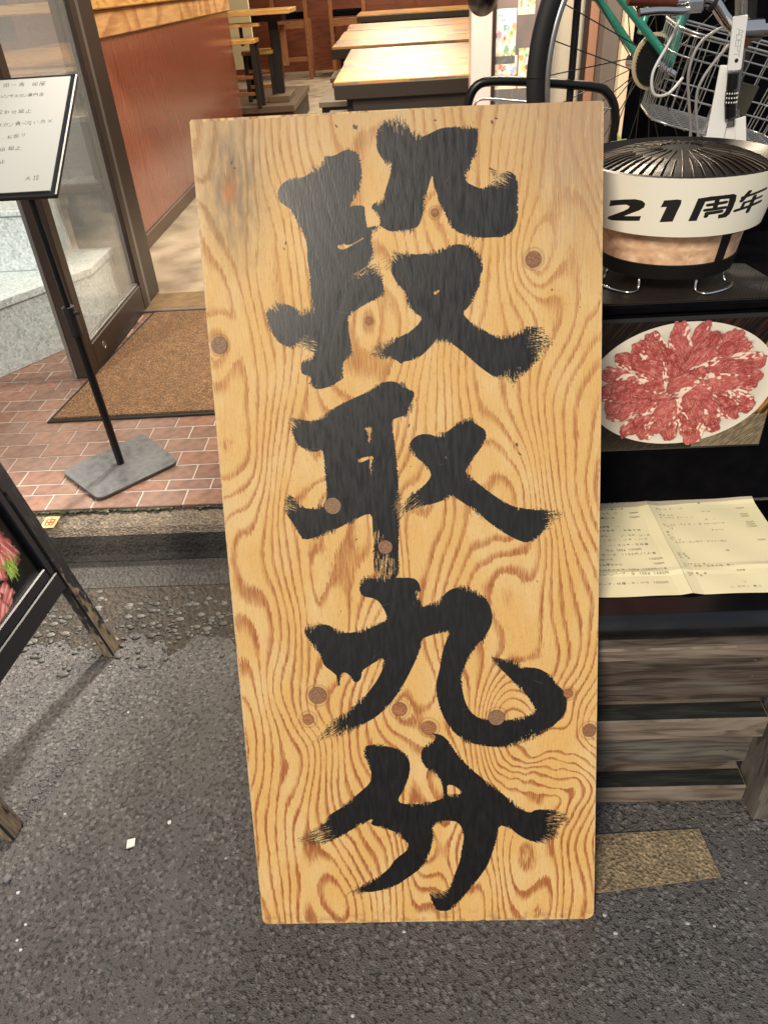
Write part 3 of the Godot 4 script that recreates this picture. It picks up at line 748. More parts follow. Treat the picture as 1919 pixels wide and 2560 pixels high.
	for r in zs.size() - 1:
		var dz: float = zs[r] - zs[r + 1]
		for k in range(-18, 19):
			if k >= -7 and k <= 7:
				continue
			var cx := -0.773 - 0.1425 * k + (0.0 if r % 2 == 0 else 0.068)
			var cz: float = (zs[r] + zs[r + 1]) / 2
			if cx > 1.5 + 1.9 or cx < -3.15:
				continue
			more.box(at(Vector3(cx, TOP - 0.006, cz)), Vector3(0.1384, 0.012, dz - 0.0052), 0.002)
	var far := part("tile_field", more, tones[0], porch)
	far.set_meta("kind", "stuff")
	setting("threshold", boxes([[Vector3(-1.30, TOP - 0.02, -3.74), Vector3(0.32, TOP + 0.006, -3.50)]], 0.003), mat(Color(0.72, 0.64, 0.50), 0.5, 0, floor_tex[0], Vector3(2, 2, 1)))
	setting("threshold_rail", slab(Vector3(-1.30, TOP - 0.01, -3.498), Vector3(0.32, TOP + 0.010, -3.475), 0.002), alu)
	setting("interior_floor", slab(Vector3(-3.6, 0.0, -14.8), Vector3(3.6, TOP, -3.742), 0.0), floor_m)
	setting("ceiling", slab(Vector3(-3.6, 2.90, -14.8), Vector3(3.6, 3.02, -3.60), 0.0), mat(Color(0.55, 0.45, 0.36), 0.8))
	setting("wall_back", slab(Vector3(-3.6, 0.0, -14.95), Vector3(3.6, 3.0, -14.80), 0.0), panel_wood)
	setting("wall_left", slab(Vector3(-3.75, 0.0, -14.95), Vector3(-3.60, 3.0, -3.60), 0.0), panel_wood)
	setting("wall_right", slab(Vector3(3.60, 0.0, -14.95), Vector3(3.75, 3.0, -3.60), 0.0), panel_wood)
	setting("shop_front", boxes([[Vector3(-6.0, 2.28, -3.80), Vector3(6.0, 3.4, -3.60)], [Vector3(1.0, 0.0, -3.80), Vector3(6.0, 2.28, -3.62)], [Vector3(-6.0, 0.0, -3.80), Vector3(-3.4, 2.28, -3.62)]], 0.0), plaster)
	setting("added_transom_beam", slab(Vector3(-1.335, 2.0, -3.715), Vector3(0.40, 2.279, -3.625), 0.004), dark_wood)  # unseen beam, added to keep the ceiling lamp light off the road
	setting("eave", slab(Vector3(-6.0, 2.72, -3.60), Vector3(6.0, 2.82, -2.80), 0.0), dark_wood)

	# ---------- lamps of the shop and an added tube lamp ----------
	var lamp_face := mat(Color(1, 0.95, 0.86), 0.5)
	lamp_face.emission_enabled = true
	lamp_face.emission = Color(1.0, 0.90, 0.74)
	lamp_face.emission_energy_multiplier = 3.0
	var li := 0
	for z: float in [-4.9, -7.6, -10.4, -13.0]:
		var t := thing("ceiling_lamp", Vector3(0.1, 2.88, z), ["warm flush ceiling lamp over the table nearest the entrance", "warm flush ceiling lamp over the second table", "warm flush ceiling lamp over the third table", "warm flush ceiling lamp by the rear wall"][li], "lamp", "ceiling lamps of the shop")
		li += 1
		part("housing", slab(Vector3(-0.62, -0.05, -0.17), Vector3(0.62, 0.01, 0.17), 0.006), white_paint, t)
		part("diffuser", slab(Vector3(-0.58, -0.062, -0.14), Vector3(0.58, -0.0505, 0.14), 0.003), lamp_face, t)
		var al := AreaLight3D.new()
		al.name = "glow"
		al.area_size = Vector2(1.16, 0.28)
		al.light_color = Color(1.0, 0.95, 0.86)
		al.light_energy = 5.2
		al.shadow_enabled = true
		al.position = Vector3(0, -0.07, 0)
		al.rotation.x = -PI / 2
		t.add_child(al)
	var pend := thing("spot_lamp", Vector3(-0.45, 2.32, -3.40), "small black spot lamp under the eave above the open glass door", "lamp")
	var aim := Basis.looking_at(Vector3(-1.25, 0.0, -1.30) - pend.position)
	q = MB.new()
	q.tube([aim * Vector3(0, 0, 0.10), aim * Vector3(0, 0, -0.02)], 0.045, 18)
	q.tube([aim * Vector3(0, 0, 0.06), Vector3(0, 0.40, 0.02)], 0.008, 8)
	part("housing", q, black_metal, pend)
	q = MB.new()
	q.tube([aim * Vector3(0, 0, -0.0205), aim * Vector3(0, 0, -0.024)], 0.038, 18)
	part("lens", q, lamp_face, pend)
	var om := SpotLight3D.new()
	om.name = "glow"
	om.light_color = Color(1.0, 0.97, 0.93)
	om.light_energy = 12.0
	om.light_size = 0.09
	om.spot_angle = 13.5; om.spot_angle_attenuation = 1.0; om.spot_range = 12.0; om.spot_attenuation = 2.0
	om.shadow_enabled = true
	om.transform = Transform3D(aim, aim * Vector3(0, 0, -0.03))
	pend.add_child(om)
	var tl := thing("added_tube_lamp", Vector3(0.55, 2.655, -2.95), "unseen white tube lamp added under the eave to light the posters and bicycles", "lamp")  # out of view, added to brighten the posters, pillar and basket
	part("housing", slab(Vector3(-0.62, 0.0, -0.04), Vector3(0.62, 0.06, 0.04), 0.004), white_paint, tl)
	part("diffuser", slab(Vector3(-0.58, -0.022, -0.03), Vector3(0.58, -0.0005, 0.03), 0.006), lamp_face, tl)
	var ta := AreaLight3D.new()
	ta.name = "glow"
	ta.area_size = Vector2(1.16, 0.06)
	ta.light_color = Color(1.0, 0.94, 0.84)
	ta.light_energy = 6.5
	ta.shadow_enabled = true
	ta.position = Vector3(0, -0.03, 0)
	ta.rotation.x = -PI / 2
	tl.add_child(ta)

	build_front(black_cloth, glass, terrazzo, bronze, alu, steel, plaster, red_wood, beam_wood, yellow_wood, dark_wood, panel_wood)
	build_inside(yellow_wood, tw, dark_wood, chair_wood, black_cloth)
	build_board()
	build_street(asphalt, black_paint, concrete, paper, con)
	build_easel_and_stand(black_paint, black_metal, chrome, [gritty])
	build_display(grey_wood, brown_wood, black_cloth, clay, chrome, black_metal, alu)
	build_bikes(black_metal, rubber, chrome, wire_m, white_paint)
	# door mat
	var dm := thing("door_mat", Vector3(0, TOP, 0), "brown bristle door mat with dark rubber rim at the shop entrance", "door mat")
	var mp := PackedVector2Array([Vector2(-1.333, 2.384), Vector2(-0.40, 2.40), Vector2(-0.40, 3.46), Vector2(-1.225, 3.462)])
	q = MB.new()
	q.prism(Transform3D(Basis(Vector3.RIGHT, Vector3(0, 0, -1), Vector3.UP), Vector3(0, 0.004, 0)), mp, 0.007)
	part("rim", q, rubber, dm)
	q = MB.new()
	q.prism(Transform3D(Basis(Vector3.RIGHT, Vector3(0, 0, -1), Vector3.UP), Vector3(0, 0.008, 0)), Geometry2D.offset_polygon(mp, -0.018)[0], 0.012)
	part("pile", q, mat_pile, dm)

# ---------- the shop front ----------
func build_front(black_cloth: Material, glass: Material, terrazzo: Material, bronze: Material, alu: Material, steel: Material, plaster: Material, red_wood: Material, beam_wood: Material, yellow_wood: Material, dark_wood: Material, panel_wood: Material) -> void:
	# open glass door, swung out at right angles to the front
	var d := thing("glass_door", Vector3(-1.272, 0.13, -3.72), "open glass door in a dark bronze frame beside the door mat", "door")
	part("stile", slab(Vector3(-0.073, 0.006, 0.91), Vector3(0.0, 1.86, 0.972), 0.004), bronze, d)
	part("edge_strip", boxes([[Vector3(-0.092, 0.004, 0.925), Vector3(-0.0735, 1.86, 0.968)]], 0.003), alu, d)
	part("stile", slab(Vector3(-0.045, 0.006, 0.148), Vector3(0.0, 1.86, 0.215), 0.004), bronze, d)
	part("bottom_rail", slab(Vector3(-0.045, 0.006, 0.2155), Vector3(-0.001, 0.128, 0.9095), 0.004), bronze, d)
	part("glazing_bead", slab(Vector3(-0.036, 0.1282, 0.216), Vector3(-0.008, 0.140, 0.909), 0.002), alu, d)
	part("top_rail", slab(Vector3(-0.045, 1.75, 0.2155), Vector3(-0.001, 1.86, 0.9095), 0.004), bronze, d)
	part("pane", slab(Vector3(-0.025, 0.14, 0.216), Vector3(-0.019, 1.75, 0.909), 0.0), glass, d)
	var q := MB.new()
	q.lathe(Transform3D(Basis(Vector3(0, 1, 0), Vector3(1, 0, 0), Vector3(0, 0, -1)), Vector3(-0.001, 0.075, 0.80)), [Vector2(0.0, 0.001), Vector2(0.012, 0.001), Vector2(0.013, 0.003), Vector2(0.016, 0.003), Vector2(0.017, 0.0)], 20)
	part("lock", q, steel, d)
	var j := thing("door_jamb", Vector3(-1.28, 0.13, -3.72), "dark bronze and aluminium door jamb beside the open glass door", "door frame")
	part("post", slab(Vector3(-0.05, 0.0, -0.06), Vector3(0.004, 1.865, 0.11), 0.004), bronze, j)
	part("cover_strip", slab(Vector3(-0.045, 0.0, 0.1105), Vector3(0.006, 1.865, 0.147), 0.003), alu, j)
	single("stone_pier", slab(Vector3(-1.56, 0.13, -3.80), Vector3(-1.335, 0.70, -3.60), 0.006), mat(Color(0.30, 0.295, 0.29), 0.6, 0, (terrazzo as StandardMaterial3D).albedo_texture, Vector3(3, 3, 1), (terrazzo as StandardMaterial3D).heightmap_texture, 0.6), "short dark stone pier between the door jamb and the terrazzo base", "pier")
	# stepped terrazzo base under the left window
	var tb := thing("terrazzo_base", Vector3.ZERO, "stepped pale terrazzo window base to the left of the glass door", "window base")
	q = MB.new()
	var up := Transform3D(Basis(Vector3.RIGHT, Vector3(0, 0, -1), Vector3.UP), Vector3.ZERO)
	up.origin.y = 0.13 + 0.132
	q.prism(up, PackedVector2Array([Vector2(-2.6, 1.80), Vector2(-2.335, 1.82), Vector2(-1.697, 2.802), Vector2(-1.40, 3.26), Vector2(-1.40, 3.58), Vector2(-2.6, 3.58)]), 0.262)
	part("lower_block", q, terrazzo, tb)
	q = MB.new()
	up.origin.y = 0.4075
	q.prism(up, PackedVector2Array([Vector2(-2.6, 1.79), Vector2(-2.34, 1.80), Vector2(-1.685, 2.806), Vector2(-1.385, 3.268), Vector2(-1.385, 3.58), Vector2(-2.6, 3.58)]), 0.028)
	part("ledge", q, terrazzo, tb)
	q = MB.new()
	up.origin.y = 0.395
	part("upper_block", slab(Vector3(-2.6, 0.422, -3.60), Vector3(-1.58, 0.655, -3.275), 0.004), terrazzo, tb)
	part("sill", slab(Vector3(-2.6, 0.6555, -3.60), Vector3(-1.57, 0.68, -3.262), 0.004), terrazzo, tb)
	var lw := thing("left_window", Vector3(-2.1, 0.68, -3.56), "wide fixed window above the terrazzo base left of the door", "window")
	part("frame", boxes([[Vector3(-1.3, 0.0, -0.03), Vector3(0.765, 0.03, 0.03)], [Vector3(0.735, 0.05, -0.03), Vector3(0.765, 1.6, 0.03)], [Vector3(-1.3, 1.55, -0.03), Vector3(0.735, 1.6, 0.03)], [Vector3(-1.3, 0.05, -0.03), Vector3(-1.25, 1.55, 0.03)]], 0.003), bronze, lw)
	part("pane", slab(Vector3(-1.25, 0.03, -0.003), Vector3(0.735, 1.55, 0.003), 0.0), glass, lw)
	# right side: steel pillar, shop window with posters, column, curtain
	var pl := thing("steel_pillar", Vector3(0.361, 0.13, -3.70), "brushed steel entrance pillar to the right of the tables", "pillar")
	part("facing", slab(Vector3(-0.045, 0, -0.10), Vector3(0.045, 1.865, 0.0), 0.004), mat(Color(0.84, 0.74, 0.72), 0.3, 0.25), pl)
	part("mullion_strip", slab(Vector3(0.0455, 0, -0.09), Vector3(0.060, 1.865, 0.004), 0.002), bronze, pl)  # dark bronze mullion along the pillar
	var rw := thing("right_window", Vector3(0, 0.13, -3.715), "shop window with food posters behind the bicycle wheel", "window")
	part("frame", boxes([[Vector3(0.785, 0, -0.03), Vector3(0.806, 2.15, 0.02)], [Vector3(0.422, 0, -0.03), Vector3(0.785, 0.12, 0.02)], [Vector3(0.422, 2.09, -0.03), Vector3(0.785, 2.15, 0.02)]], 0.003), bronze, rw)
	part("reveal", slab(Vector3(0.8065, 0, -0.03), Vector3(0.848, 2.15, 0.012), 0.003), mat(Color(0.50, 0.36, 0.29), 0.5), rw)
	part("pane", slab(Vector3(0.422, 0.12, -0.003), Vector3(0.785, 2.09, 0.003), 0.0), glass, rw)
	single("notice_board", slab(Vector3(0.43, 0.70, -3.86), Vector3(0.69, 1.9, -3.83), 0.003), mat(Color(0.40, 0.20, 0.145), 0.5), "red brown board inside the shop window behind the food posters", "board")
	single("inner_partition", slab(Vector3(0.69, 0.13, -3.95), Vector3(1.0, 2.28, -3.90), 0.0), mat(Color(0.62, 0.56, 0.46), 0.7), "beige partition seen through the shop window", "partition")
	var pos := [[0.425, 1.06, 0.085, 0.20, 5, false, "pale blue white notice high in the shop window beside the steel pillar"], [0.425, 0.965, 0.095, 0.125, 6, true, "orange and yellow food poster below the pale notice in the shop window"], [0.527, 0.965, 0.10, 0.15, 7, true, "colourful food poster beside the bicycle wheel in the shop window"], [0.515, 1.235, 0.07, 0.16, 8, true, "pink and red food poster at the top of the shop window"]]
	for p in pos:
		var pm := MB.new()
		pm.box(at(Vector3.ZERO), Vector3(p[2], p[3], 0.002), 0.0)
		pm = MB.new()
		pm.quad(Vector3(-p[2] / 2, -p[3] / 2, 0.001), Vector3(p[2] / 2, -p[3] / 2, 0.001), Vector3(p[2] / 2, p[3] / 2, 0.001), Vector3(-p[2] / 2, p[3] / 2, 0.001), Vector3.BACK, Vector2(0, 1), Vector2(1, 1), Vector2(1, 0), Vector2(0, 0))
		pm.quad(Vector3(-p[2] / 2, -p[3] / 2, -0.001), Vector3(p[2] / 2, -p[3] / 2, -0.001), Vector3(p[2] / 2, p[3] / 2, -0.001), Vector3(-p[2] / 2, p[3] / 2, -0.001), Vector3.FORWARD, Vector2(0, 1), Vector2(1, 1), Vector2(1, 0), Vector2(0, 0))
		var o := single("poster", pm, mat(Color.WHITE, 0.4, 0, food_poster(p[4], p[5])), p[6], "poster", "posters in the shop window")
		o.position = Vector3(p[0] + p[2] / 2, p[1] + p[3] / 2, -3.745)
	single("grey_post", slab(Vector3(0.850, 0.13, -3.72), Vector3(0.915, 2.28, -3.60), 0.004), mat(Color(0.33, 0.30, 0.28), 0.5), "dark grey window post beside the beige column", "post")
	single("beige_column", slab(Vector3(0.917, 0.13, -3.76), Vector3(1.06, 2.28, -3.55), 0.008), plaster, "smooth beige column behind the bicycle wheel", "column")
	# black curtain, hung in folds
	var q2 := MB.new()
	var pts := []
	for i in 90:
		var x := 0.672 + i * 0.017
		pts.append(Vector3(x, 0, -2.50 + 0.022 * sin(x * 31.0) + 0.012 * sin(x * 71.0 + 1.0)))
	for i in pts.size() - 1:
		var a: Vector3 = pts[i]
		var b: Vector3 = pts[i + 1]
		q2.quad(a + Vector3.UP * 0.15, b + Vector3.UP * 0.15, b + Vector3.UP * 2.3, a + Vector3.UP * 2.3, Vector3.BACK, Vector2(a.x, 0), Vector2(b.x, 0), Vector2(b.x, 2.15), Vector2(a.x, 2.15))
		q2.quad(a + Vector3(0, 0.15, -0.004), b + Vector3(0, 0.15, -0.004), b + Vector3(0, 2.3, -0.004), a + Vector3(0, 2.3, -0.004), Vector3.FORWARD)
	var cu := thing("black_curtain", Vector3.ZERO, "black cloth curtain hanging behind the bicycles", "curtain")
	part("cloth", q2, black_cloth, cu)
	q2 = MB.new()
	q2.tube([Vector3(0.6, 2.31, -2.5), Vector3(2.4, 2.31, -2.5)], 0.012)
	part("rail", q2, steel, cu)
	# red wooden partition with a counter on top, running into the shop
	var pw := thing("red_partition", Vector3(-1.552, 0.13, -4.43), "glossy red brown wooden partition running into the shop beside the door", "partition")
	var seams := [0.0, -0.45, -1.35, -2.25, -3.15, -3.85]
	for i in 5:
		part("panel", slab(Vector3(-0.06, 0.085, seams[i] - 0.001), Vector3(0.0, 1.08, seams[i + 1] + 0.001), 0.002, Vector2(i * 0.31, i * 0.17)), red_wood, pw)
	part("skirting", slab(Vector3(-0.055, 0.0, 0.0), Vector3(0.012, 0.083, -3.85), 0.003), mat(Color(0.34, 0.27, 0.21), 0.5), pw)
	part("beam", slab(Vector3(-0.10, 1.081, 0.03), Vector3(0.022, 1.205, -3.87), 0.006), beam_wood, pw)
	part("counter_top", slab(Vector3(-0.42, 1.206, 0.10), Vector3(0.05, 1.25, -3.9), 0.006), yellow_wood, pw)

func legs(t: Node3D, m: Material, x0: float, x1: float, z0: float, z1: float, y0: float, y1: float, w: float) -> void:
	for x: float in [x0, x1]:
		for z: float in [z0, z1]:
			part("leg", slab(Vector3(x - w / 2, y0, z - w / 2), Vector3(x + w / 2, y1, z + w / 2), 0.003), m, t)

func build_inside(yellow_wood: StandardMaterial3D, tw: Array, dark_wood: Material, chair_wood: Material, black_cloth: Material) -> void:
	# worn table tops: bare wood where the old grey finish has gone
	var n := noise(91, 1.0, 4)
	var im := Image.create(384, 384, false, Image.FORMAT_RGB8)
	var rm := Image.create(384, 384, false, Image.FORMAT_L8)
	for y in 384:
		for x in 384:
			var k := smoothstep(0.10, 0.24, n.get_noise_2d(x / 130.0, y / 60.0) + 0.25 * n.get_noise_2d(x / 12.0, y / 5.0) + 0.05)
			var g := n.get_noise_2d(x / 90.0, y / 14.0)
			im.set_pixel(x, y, Color(0.66, 0.45, 0.17).lerp(Color(0.50, 0.32, 0.12), clampf(g * 0.9 + 0.12, 0.0, 1.0)).lerp(Color(0.40, 0.37, 0.32), k * 0.85))
			var r := lerpf(0.46, 0.30, k)
			rm.set_pixel(x, y, Color(r, r, r))
	var worn := mat(Color.WHITE, 1.0, 0, tex(im), Vector3(0.7, 1.3, 1), tw[1], 0.15, tex(rm))
	var edge := mat(Color(0.12, 0.085, 0.055), 0.5)
	var cfg := [[-0.322, 1.15, -4.25, -6.30, 4, "long thick plank table with worn yellow top nearest the entrance"], [-0.490, 1.25, -6.56, -9.80, 5, "second plank table from the entrance with grey worn corner"], [-0.512, 1.35, -11.9, -13.3, 3, "third and farthest plank table, by the rear stools"]]
	for c in cfg:
		var t := thing("plank_table", Vector3((c[0] + c[1]) / 2, 0.13, (c[2] + c[3]) / 2), c[5], "table", "plank tables in the shop")
		var hx: float = (c[1] - c[0]) / 2
		var hz: float = (c[2] - c[3]) / 2
		for i in c[4]:
			var z0: float = lerpf(hz, -hz, float(i) / c[4])
			var z1: float = lerpf(hz, -hz, float(i + 1) / c[4])
			var jog := rnd.randf_range(-0.012, 0.012)
			part("plank", slab(Vector3(-hx + jog, 0.785 + jog * 0.2, z1 + 0.003), Vector3(hx + jog, 0.85 + jog * 0.2, z0 - 0.003), 0.004, Vector2(rnd.randf(), rnd.randf())), worn, t)
		part("apron", boxes([[Vector3(-hx + 0.09, 0.69, hz - 0.05), Vector3(hx - 0.09, 0.783, hz - 0.01)], [Vector3(-hx + 0.09, 0.69, -hz + 0.01), Vector3(hx - 0.09, 0.783, -hz + 0.05)], [Vector3(-hx + 0.06, 0.69, -hz + 0.05), Vector3(-hx + 0.09, 0.783, hz - 0.05)]], 0.003), dark_wood, t)
		part("edge_board", slab(Vector3(-hx + 0.004, 0.772, hz + 0.001), Vector3(hx, 0.838, hz + 0.014), 0.003), edge, t)
		legs(t, dark_wood, -hx + 0.14, hx - 0.14, -hz + 0.12, hz - 0.12, 0.0, 0.69, 0.08)
	for b in [[-0.43, -4.62, -5.25, 0.60, "low bench with grey top half under the nearest plank table"], [-0.52, -5.5, -6.2, 0.62, "low bench just behind the one under the nearest plank table"], [-0.56, -7.1, -7.7, 0.60, "low bench at the left end of the second plank table"]]:
		var t := thing("bench", Vector3(b[0] + 0.35, 0.13, (b[1] + b[2]) / 2), b[4], "bench", "benches at the plank tables")
		var hz: float = (b[1] - b[2]) / 2
		part("seat", slab(Vector3(-0.35, b[3] - 0.035, -hz), Vector3(0.5, b[3], hz), 0.004), mat(Color(0.50, 0.46, 0.40), 0.3), t)
		part("front_rail", slab(Vector3(-0.33, b[3] - 0.14, hz - 0.045), Vector3(0.48, b[3] - 0.036, hz - 0.01), 0.003), dark_wood, t)
		legs(t, dark_wood, -0.31, 0.44, -hz + 0.05, hz - 0.05, 0.0, b[3] - 0.0365, 0.05)
	# platform and side tables on the left
	var pf := thing("platform", Vector3(-1.55, 0.13, -9.2), "low dark wooden platform at the end of the red partition", "platform")
	part("deck", slab(Vector3(-0.6, 0.20, -0.9), Vector3(0.50, 0.26, 0.75), 0.004), mat(Color(0.36, 0.29, 0.23), 0.45), pf)
	part("skirt", slab(Vector3(-0.58, 0.0, -0.88), Vector3(0.48, 0.199, 0.72), 0.0), dark_wood, pf)
	var st := thing("side_table", Vector3(-1.32, 0.39, -8.95), "high side table with pale top and dark column leg on the platform", "table")
	part("table_top", slab(Vector3(-0.32, 0.76, -0.3), Vector3(0.30, 0.80, 0.36), 0.004), yellow_wood, st)
	part("top_bearer", slab(Vector3(-0.1, 0.70, -0.2), Vector3(0.2, 0.759, 0.2), 0.004), dark_wood, st)
	part("column", slab(Vector3(0.04, 0.06, -0.05), Vector3(0.13, 0.70, 0.04), 0.004), dark_wood, st)
	part("brace", boxes([[Vector3(0.14, 0.30, -0.04), Vector3(0.20, 0.66, 0.0)]], 0.003), chair_wood, st)
	part("foot", slab(Vector3(-0.02, 0.0, -0.30), Vector3(0.20, 0.058, 0.25), 0.004), mat(Color(0.40, 0.33, 0.25), 0.5), st)
	var stools := [[-1.50, -8.42, 0.55, "pale topped stool on the platform close to the red partition"], [-1.42, -9.0, 0.42, "darker low stool behind the pale topped stool on the platform"]]
	for s in stools:
		var t := thing("stool", Vector3(s[0], 0.39, s[1]), s[3], "stool", "stools on the platform")
		part("seat", slab(Vector3(-0.16, s[2], -0.16), Vector3(0.16, s[2] + 0.035, 0.16), 0.004), yellow_wood, t)
		legs(t, dark_wood, -0.13, 0.13, -0.13, 0.13, 0.0, s[2] - 0.0005, 0.04)
		part("stretcher", boxes([[Vector3(-0.12, 0.12, 0.118), Vector3(0.12, 0.15, 0.142)], [Vector3(-0.12, 0.26, 0.118), Vector3(0.12, 0.29, 0.142)]], 0.002), chair_wood, t)
	var sh := thing("wall_shelf", Vector3(-1.75, 1.06, -8.75), "pale narrow shelf against the cream panel behind the red partition", "shelf")
	part("board", slab(Vector3(-0.25, 0, -0.12), Vector3(0.42, 0.03, 0.12), 0.003), yellow_wood, sh)
	part("bracket", slab(Vector3(0.20, -0.16, -0.02), Vector3(0.23, -0.001, 0.02), 0.002), dark_wood, sh)
	single("cream_panel", slab(Vector3(-2.2, 0.6, -10.0), Vector3(-1.62, 1.9, -9.95), 0.004), mat(Color(0.84, 0.78, 0.62), 0.6), "glossy cream panel behind the side table", "panel")
	# tall chairs before the rear wall
	var proto: Node3D = null
	for c in [[-1.60, "tall wooden chair with black seat left of the other by the rear wall"], [-0.72, "tall wooden chair with black seat nearest the plank tables"]]:
		if proto == null:
			proto = thing("tall_chair", Vector3.ZERO, "", "chair", "tall chairs by the rear wall")
			for x: float in [-0.25, 0.25]:
				part("leg", slab(Vector3(x - 0.028, 0, 0.20), Vector3(x + 0.028, 1.45, 0.25), 0.004), chair_wood, proto)
				part("leg", slab(Vector3(x - 0.025, 0, -0.25), Vector3(x + 0.025, 0.78, -0.20), 0.004), chair_wood, proto)
			part("seat", slab(Vector3(-0.24, 0.80, -0.26), Vector3(0.24, 0.88, 0.198), 0.012), black_cloth, proto)
			part("seat_rail", slab(Vector3(-0.222, 0.68, 0.205), Vector3(0.222, 0.78, 0.245), 0.003), chair_wood, proto)
			part("foot_rail", slab(Vector3(-0.222, 0.25, 0.205), Vector3(0.222, 0.31, 0.245), 0.003), chair_wood, proto)
			part("back_rail", slab(Vector3(-0.222, 1.12, 0.21), Vector3(0.222, 1.30, 0.24), 0.003), chair_wood, proto)
			proto.position = Vector3(c[0], 0.13, -13.7)
			proto.set_meta("label", c[1])
		else:
			var o: Node3D = proto.duplicate()
			o.name = numbered(self, "tall_chair"); add_child(o, true)
			o.position = Vector3(c[0], 0.13, -13.7)
			o.set_meta("label", c[1])
	# beyond the left window: counter, cushions, hanging strips
	var lc := thing("window_counter", Vector3(-2.75, 0.13, -6.55), "yellow wooden counter seen through the glass door", "counter")
	part("top", slab(Vector3(-0.60, 0.87, -0.95), Vector3(0.58, 0.92, 0.95), 0.005), yellow_wood, lc)
	part("front", slab(Vector3(-0.55, 0.0, -0.90), Vector3(0.50, 0.868, 0.72), 0.0), mat(Color(0.20, 0.19, 0.20), 0.5), lc)
	for i in 3:
		single("hanging_strip", slab(Vector3(-2.87 + i * 0.17, 1.19, -5.51), Vector3(-2.72 + i * 0.17, 2.3, -5.50), 0.0), mat(Color(0.07, 0.12, 0.17), 0.8), ["dark blue hanging cloth strip at the far left edge of the photo", "dark blue hanging cloth strip between two others beyond the door glass", "dark blue hanging cloth strip nearest the glass door"][i], "cloth strip", "dark blue hanging strips")

# ---------- the lettered board ----------
func build_board() -> void:
	var pic := board_pictures()
	var bm := mat(Color.WHITE, 1.0, 0, pic[0], Vector3.ONE, pic[1], 0.045, pic[2])
	var X := Vector3(0.999996, 0, -0.002638).normalized()
	var Y := Vector3(-0.001094, 0.909961, -0.414692).normalized()
	var t := thing("lettered_board", Vector3(-0.306378, 0, -0.651802), "large plywood board with bold black brush lettering leaning on the display stand", "signboard")
	t.basis = Basis(X, Y, X.cross(Y))
	var W := 0.6052
	var H := 1.362
	var out := PackedVector2Array()
	for c in [[0.014, 0.013, 0.012, PI, 1.5 * PI], [W - 0.016, 0.015, 0.015, 1.5 * PI, TAU]]:
		for i in 6:
			var a := lerpf(c[3], c[4], i / 5.0)
			out.append(Vector2(c[0] + cos(a) * c[2], c[1] + sin(a) * c[2]))
	out.append_array([Vector2(W, 0.4), Vector2(W + 0.0008, 0.9), Vector2(W - 0.001, H - 0.006), Vector2(W - 0.004, H - 0.003), Vector2(0.4, H + 0.001), Vector2(0.15, H + 0.003), Vector2(0.003, H + 0.004), Vector2(0.0, H + 0.001), Vector2(-0.002, 0.75), Vector2(-0.0005, 0.3)])
	var q := MB.new()
	q.prism(at(Vector3(0, 0, -0.0055)), out, 0.011, Vector2(1.0 / W, -1.0 / H), Vector2(0, 1))
	part("panel", q, bm, t)
	# plies seen on the cut edges
	var ply := mat(Color(0.66, 0.50, 0.33), 0.8)
	part("edge_ply", boxes([[Vector3(0.0, 0.02, -0.0125), Vector3(W, H - 0.002, -0.0115)]], 0.0), ply, t)
	var pw := grain(128, 128, 95, Color(0.56, 0.425, 0.31), Color(0.42, 0.30, 0.22), 7.0, 0.5)
	var plug_m := [mat(Color(0.98, 0.98, 0.98), 0.5, 0, pw[0], Vector3(14, 22, 1), pw[1], 0.06), mat(Color(1.0, 0.94, 0.88), 0.5, 0, pw[0], Vector3(16, 24, 1), pw[1], 0.06), mat(Color(1.12, 0.98, 0.80), 0.5, 0, pw[0], Vector3(9, 18, 1), pw[1], 0.06)]
	var ring_m := mat(Color(0.80, 0.70, 0.52), 0.35)
	for p in PLUGS:
		q = MB.new()
		var r: float = p[2] / 1000.0
		var f := at(Vector3(p[0] / 1000.0, p[1] / 1000.0, 0.0), Basis(Vector3.RIGHT, Vector3.BACK, Vector3.UP))
		var poly := PackedVector2Array()
		for i in 24:
			poly.append(Vector2(cos(TAU * i / 24), sin(TAU * i / 24)) * r)
		q.prism(at(Vector3(p[0] / 1000.0, p[1] / 1000.0, 0.0003)), poly, 0.0012, Vector2.ONE, Vector2(p[0] * 0.013, p[1] * 0.017))
		part("wood_plug", q, plug_m[p[3]], t)

# ---------- road surface details ----------
func stone(k: int, seed: int) -> ArrayMesh:
	var s := SphereMesh.new()
	s.radius = 1.0; s.height = 2.0; s.radial_segments = k; s.rings = k / 2
	var m := MB.new()
	var a := s.surface_get_arrays(0)
	var vs: PackedVector3Array = a[Mesh.ARRAY_VERTEX]
	var ix: PackedInt32Array = a[Mesh.ARRAY_INDEX]
	var n := noise(seed, 0.9, 2)
	var mv := func(p: Vector3) -> Vector3: return p * (1.0 + 0.45 * n.get_noise_3d(p.x, p.y, p.z))
	for i in range(0, ix.size(), 3):
		var p0: Vector3 = mv.call(vs[ix[i]])
		var p1: Vector3 = mv.call(vs[ix[i + 1]])
		var p2: Vector3 = mv.call(vs[ix[i + 2]])
		m.tri(p0, p1, p2, p0.normalized(), p1.normalized(), p2.normalized())
	return m.mesh()
func scatter(called: String, mesh: Mesh, mt: Material, xs: Array) -> void:
	var mm := MultiMesh.new()
	mm.transform_format = MultiMesh.TRANSFORM_3D
	mm.use_colors = true
	mm.mesh = mesh
	mm.instance_count = xs.size()
	for i in xs.size():
		mm.set_instance_transform(i, xs[i][0])
		mm.set_instance_color(i, xs[i][1])
	var o := MultiMeshInstance3D.new()
	o.name = called
	o.multimesh = mm
	o.material_override = mt
	add_child(o, true)
	o.set_meta("kind", "stuff")
